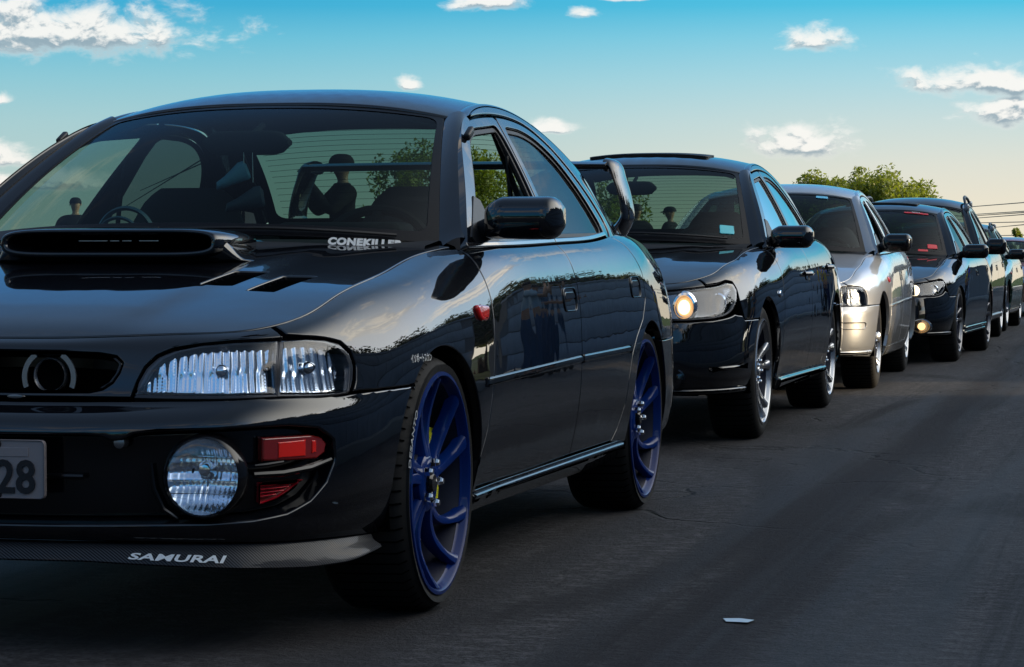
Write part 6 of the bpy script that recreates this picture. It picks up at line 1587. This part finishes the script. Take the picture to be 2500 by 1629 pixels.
# --- people
def person(loc, rz, label, h=1.75, shirt=(.02, .02, .025), trousers=(.03, .05, .10), skin=(.35, .19, .12), cap=None, hair=(.015, .01, .008), pose='stand', group='onlookers', long=False, campos='black camera held up by the onlooker in white beside the wall'):
    root = empty('person', loc, rz); tag(root, label, 'person', group); k = h/1.75
    J = dict(pelvis=(0, 0, .93), waist=(0, 0, 1.06), chest=(0, 0, 1.28), sh=(0, -.01, 1.44), neck=(0, 0, 1.50), head0=(0, .015, 1.57))
    def skin_mesh(name, chains, m, rad, sub=2):
        V = []; E = []; R_ = []; idx = {}
        for ch in chains:
            prev = None
            for p, r in ch:
                key = tuple(round(c, 4) for c in p)
                if key not in idx: idx[key] = len(V); V.append(tuple(c*k for c in p)); R_.append(r)
                if prev is not None and prev != idx[key]: E.append((prev, idx[key]))
                prev = idx[key]
        me = bpy.data.meshes.new(name); me.from_pydata(V, E, []); o = link(name, me, root, m)
        md = o.modifiers.new('skin', 'SKIN'); 
        for v, r in zip(me.skin_vertices[0].data, R_): v.radius = (r[0]*k, r[1]*k) if hasattr(r, '__len__') else (r*k, r*k)
        me.skin_vertices[0].data[0].use_root = True; md.use_smooth_shade = True
        ss = o.modifiers.new('sub', 'SUBSURF'); ss.levels = ss.render_levels = sub; return o
    up = pose == 'camera'
    arms = {}
    for sg in (1, -1):
        sh = (.198*sg, 0, 1.415)
        if up: el, wr, hd = (.27*sg, .18, 1.24), (.10*sg, .34, 1.50), (.05*sg, .34, 1.58)
        elif pose == 'fold': el, wr, hd = (.29*sg, .03, 1.16), (.10*sg, .24, 1.14), (.0, .26, 1.16+.02*sg)
        else: el, wr, hd = (.27*sg, -.02, 1.14), (.28*sg, .06, .90), (.28*sg, .08, .83)
        arms[sg] = (sh, el, wr, hd)
    legs = {sg: ((.10*sg, 0, .90), (.115*sg, .015, .50), (.12*sg, -.02, .09)) for sg in (1, -1)}
    body = [[((0, 0, .95), (.15, .11)), ((0, 0, 1.10), (.135, .10)), ((0, .0, 1.30), (.165, .115)), ((0, 0, 1.40), (.12, .08)), ((0, 0, 1.495), .046), ((0, .005, 1.545), .050), ((0, .018, 1.615), (.078, .094)), ((0, .012, 1.69), (.076, .094))]]
    for sg in (1, -1):
        sh, el, wr, hd = arms[sg]; body.append([((0, 0, 1.40), (.12, .08)), (sh, .055), (el, .043), (wr, .030), (hd, (.038, .022))])
        h0, kn, an = legs[sg]; body.append([((0, 0, .95), (.15, .11)), (h0, .085), (kn, .058), (an, .042), ((an[0], .10, .035), (.038, .03))])
    skin_mesh('body', body, mat('skin', skin, .55), None)
    sc = mat('shirt', shirt, .9, spec=.1); tc_ = mat('trousers', trousers, .9, spec=.1)
    top = [[((0, 0, .93), (.172, .128)), ((0, 0, 1.10), (.158, .118)), ((0, .0, 1.30), (.185, .132)), ((0, 0, 1.42), (.165, .115)), ((0, 0, 1.49), .072)]]
    for sg in (1, -1):
        sh, el, wr, hd = arms[sg]; m_ = tuple(a*.25+b*.75 for a, b in zip(sh, el)); top.append([((0, 0, 1.42), (.165, .115)), (sh, .080), (m_, .068)]+([(el, .058), (wr, .043)] if long else []))
    skin_mesh('shirt', top, sc, None)
    bt = [[((0, 0, .97), (.16, .12)), ((0, 0, .90), (.165, .125))]]
    for sg in (1, -1): h0, kn, an = legs[sg]; bt.append([((0, 0, .90), (.165, .125)), (h0, .10), (kn, .075), ((an[0], an[1], .12), .065)])
    skin_mesh('trousers', bt, tc_, None)
    for sg in (1, -1):
        mb = MB(); mb.box((.12*sg*k, .05, .045), (.095, .27, .09), bev=.035); mb.build('shoe', root, mat('shoe', (.02, .02, .02), .6))
        # ears
        mb = MB(); mb.lathe([(0, -.008), (.018, -.004), (.022, .004), (0, .01)], 10, 'x', (.080*sg*k, .01*k, 1.635*k)); mb.build('ear', root, mat('skin', skin, .55))
        hd = arms[sg][3]; wr = arms[sg][2]; d = (Vector(hd)-Vector(wr)).normalized(); mb = MB()
        for j in range(4):
            b0 = Vector(hd)+Vector((0, .018*(j-1.5), 0)) if pose == 'stand' else Vector(hd)+Vector((.014*(j-1.5), 0, 0)); mb.tube([tuple((b0+d*.01)*k), tuple((b0+d*.045)*k), tuple((b0+d*.075+Vector((-.012*sg, 0, 0)))*k)], [.010, .009, .007], 6)
        mb.tube([tuple((Vector(hd)+Vector((0, .03, .02)))*k), tuple((Vector(hd)+Vector((0, .05, -.01))+d*.02)*k)], [.011, .008], 6); mb.build('fingers', root, mat('skin', skin, .55))
    # face: nose, eyes, mouth
    mb = MB(); mb.tube([(0, .105*k, 1.655*k), (0, .125*k, 1.62*k), (0, .105*k, 1.612*k)], [.008, .016, .012], 8); mb.build('nose', root, mat('skin', skin, .55))
    for sg in (1, -1):
        mb = MB(); mb.lathe([(0, .006), (.012, 0)], 10, 'y', (.032*sg*k, .098*k, 1.655*k)); mb.build('eye', root, mat('eye', (.03, .02, .02), .2))
    mb = MB(); mb.tube([(-.024*k, .098*k, 1.585*k), (0, .106*k, 1.583*k), (.024*k, .098*k, 1.585*k)], .005, 6); mb.build('mouth', root, mat('lips', (.25, .09, .08), .5))
    mb = MB()
    if cap is not None:
        rows = []
        for t in np.linspace(0, math.pi/2, 8): rows.append([(.090*math.cos(t)**.7*math.cos(a)*k, (.012+.114*math.cos(t)**.7*math.sin(a))*k, (1.655+.088*math.sin(t))*k) for a in np.linspace(0, 2*math.pi, 24, endpoint=False)])
        V, F = loft_data(rows, close_u=True); mb.add(V, F); 
        rows = [[(x*k, y*k, z*k) for x, y, z in ((-.085*q, .09+.085*math.sqrt(max(0, 1-q*q)), 1.672), )] for q in np.linspace(-1, 1, 3)]
        V = []
        for q in np.linspace(-1, 1, 11): V += [(.082*q*k, (.085+.02*0)*k, 1.668*k), (.082*q*k, (.095+.095*math.sqrt(max(0, 1-q*q)))*k, (1.650)*k)]
        mb.add(V, [(2*i, 2*i+2, 2*i+3, 2*i+1) for i in range(10)]); mb.add([(a, b, c-.008) for a, b, c in V], [(2*i, 2*i+1, 2*i+3, 2*i+2) for i in range(10)]); mb.build('cap', root, mat('cap_cloth', cap, .85, spec=.1))
    else:
        rows = []
        for t in np.linspace(-.15, math.pi/2, 8): rows.append([(.096*math.cos(t)**.7*math.cos(a)*k, (.0+.115*math.cos(t)**.7*math.sin(a))*k, (1.668+.098*math.sin(t))*k) for a in np.linspace(0, 2*math.pi, 20, endpoint=False)])
        V, F = loft_data(rows, close_u=True); mb.add(V, F); mb.build('hair', root, mat('hair', hair, .7))
    if up: mb = MB(); mb.box((0, .37*k, 1.60*k), (.14, .07, .10), bev=.012); mb.lathe([(.035, 0), (.038, .09), (.03, .10), (0, .09)], 16, 'y', (0, .40*k, 1.60*k)); tag(mb.build('camera_in_hands', None, M['plastic']), campos, 'camera'); c_ = bpy.data.objects['camera_in_hands']; c_.location = loc; c_.rotation_euler = (0, 0, rz)
    return root
build_car1(); build_car2(); build_car3(); build_car4(); build_far()
# trees beyond the cars
tree((-59.5, -4.8, 0), 2.6, 3.35, 'sunlit yellow-green tree rising above the silver and black cars at right', 5, dens=1500, leaf=.06, spiky=.7, base=.2, tufts=70, flat=.35)
tree((-50.2, -13.0, 0), 3.15, 3.2, 'tree seen through the rear window of the first car', 7, dens=560, leaf=.06, base=.25, spiky=.4)
tree((-53.0, -10.0, 0), 2.7, 2.2, 'sparse small tree seen through the windscreen of the second car', 9, dens=260, leaf=.06, base=.3, spiky=.6, tufts=16)
tree((-85.8, -2.2, 0), 1.85, 1.0, 'tiny distant tree at the right edge, under the wires', 11, dens=500, leaf=.06, base=.2, tufts=12)
tree((-80.8, -1.3, 0), 1.8, .9, 'rounded distant bush cut by the right edge of the photo', 12, dens=500, leaf=.06, base=.1, tufts=12)
# people
person((-28.64, -12.68, 0), math.radians(110), 'man in dark shirt and cap seen from behind through the left of the first windscreen', cap=(.01, .01, .012), pose='fold', h=1.73)
person((-15.2, -4.3, 0), math.radians(-150), 'dark-clad person in a cap seen through the rear window of the first car', cap=(.008, .008, .01), pose='camera', h=1.74, shirt=(.008, .009, .012), long=True, skin=(.16, .09, .06), campos='black camera held by the dark-clad person behind the first car')
person((-35.5, -5.75, 0), math.radians(-60), 'dark-haired person with sunlit face seen through the second car near its mirror', pose='fold', h=1.72)
person((-33.7, -4.85, 0), math.radians(170), 'capped person with rounded shoulders seen through the second car above its wheel', cap=(.03, .035, .04), pose='fold', h=1.66)
person((-9.6, 3.05, 0), math.radians(170), 'onlooker in white shirt and blue jeans mirrored in the rear door of the first car', shirt=(.30, .42, .50), trousers=(.03, .08, .16), pose='camera', h=1.78)
person((-10.3, 3.1, 0), math.radians(185), 'onlooker in blue jeans standing beside the one in white, mirrored in the first car', shirt=(.04, .10, .18), trousers=(.02, .06, .13), cap=(.02, .02, .03), pose='fold', h=1.7)
person((-27.6, 3.0, 0), math.radians(175), 'onlooker in a bright blue shirt mirrored in the black hatchback', shirt=(.02, .05, .45), trousers=(.02, .03, .08), pose='fold', h=1.75)
person((-26.6, 3.05, 0), math.radians(175), 'onlooker in a yellow shirt mirrored in the black hatchback', shirt=(.55, .42, .02), trousers=(.02, .02, .02), pose='stand', h=1.7)
# wires and poles
def wire(a, b, label, sag=.25, r=.022):
    a, b = Vector(a), Vector(b); d = (b-a); a2 = a-d*2.2; b2 = b+d*1.6; pts = []
    for t in np.linspace(0, 1, 25): q = a2.lerp(b2, t); q.z += 0; pts.append(tuple(q))
    mb = MB(); mb.tube(pts, r, 5, caps=False); o = mb.build('power_line', None, M['seal']); tag(o, label, 'power line', 'overhead power lines')
cm = Vector((5.785, 2.433, .828))
def far2(a, k=2.0): return cm+(Vector(a)-cm)*k
for a, b, nm in (((-156.33, -9.39, 4.02), (-116.6, -3.27, 3.48), 'topmost of the wires over the far cars at right'), ((-156.69, -7.91, 3.64), (-116.59, -3.27, 3.07), 'second wire from the top at right'), ((-156.71, -7.84, 3.56), (-116.59, -3.27, 3.01), 'third wire from the top at right, just under the second'),
    ((-156.72, -7.79, 3.41), (-116.58, -3.27, 2.92), 'fourth wire from the top at right'), ((-156.77, -7.54, 3.1), (-116.57, -3.27, 2.57), 'wire level with the roof of the green estate car'), ((-157.07, -6.29, 2.87), (-116.57, -3.27, 2.44), 'wire just above the roof rail of the green estate car'), ((-157.03, -6.41, 2.3), (-116.56, -3.26, 1.95), 'lowest wire at right, brushing the distant treetops')):
    wire(far2(a), far2(b), nm, r=.045)
for a, b, nm in (((-348.72, -147.9, 7.08), (-132., -49.44, 6.98), 'upper of two wires seen through the rear side window of the first car'), ((-275.32, -111.74, 9.28), (-126.33, -47.31, 6.39), 'lower of two wires seen through the rear side window of the first car')):
    a, b = Vector(a), Vector(b); mb = MB(); mb.tube([tuple(a.lerp(b, t)) for t in np.linspace(-.3, 1.15, 12)], .045, 5, caps=False); tag(mb.build('power_line', None, M['seal']), nm, 'power line', 'overhead power lines')
def pole(x, y, h, label, r=.13):
    root = empty('utility_pole', (x, y, 0)); tag(root, label, 'pole', 'utility poles'); mb = MB(); mb.tube([(0, 0, 0), (0, 0, h)], [r, r*.7], 8); mb.build('post', root, M['bark']); mb = MB(); mb.box((0, 0, h-.5), (.12, 2.0, .12)); mb.build('crossarm', root, M['bark'])
pole(-133.3*1.6, -60.1*1.6-.5, 3.3, 'thin distant post on the horizon, seen through the first windscreen')
# litter
mb = MB(); V = [(0, 0, .001), (.09, .02, .001), (.12, .09, .003), (.03, .10, .002), (-.02, .05, .001)]; mb.add([(x*.55, y*.75, z) for x, y, z in V], [(0, 1, 2, 3, 4)]); o = mb.build('paper_scrap', None, mat('paper', (.45, .60, .72), .8), smooth=False, loc=(0, 1.49, .002)); tag(o, 'small pale scrap of paper lying on the asphalt', 'litter')
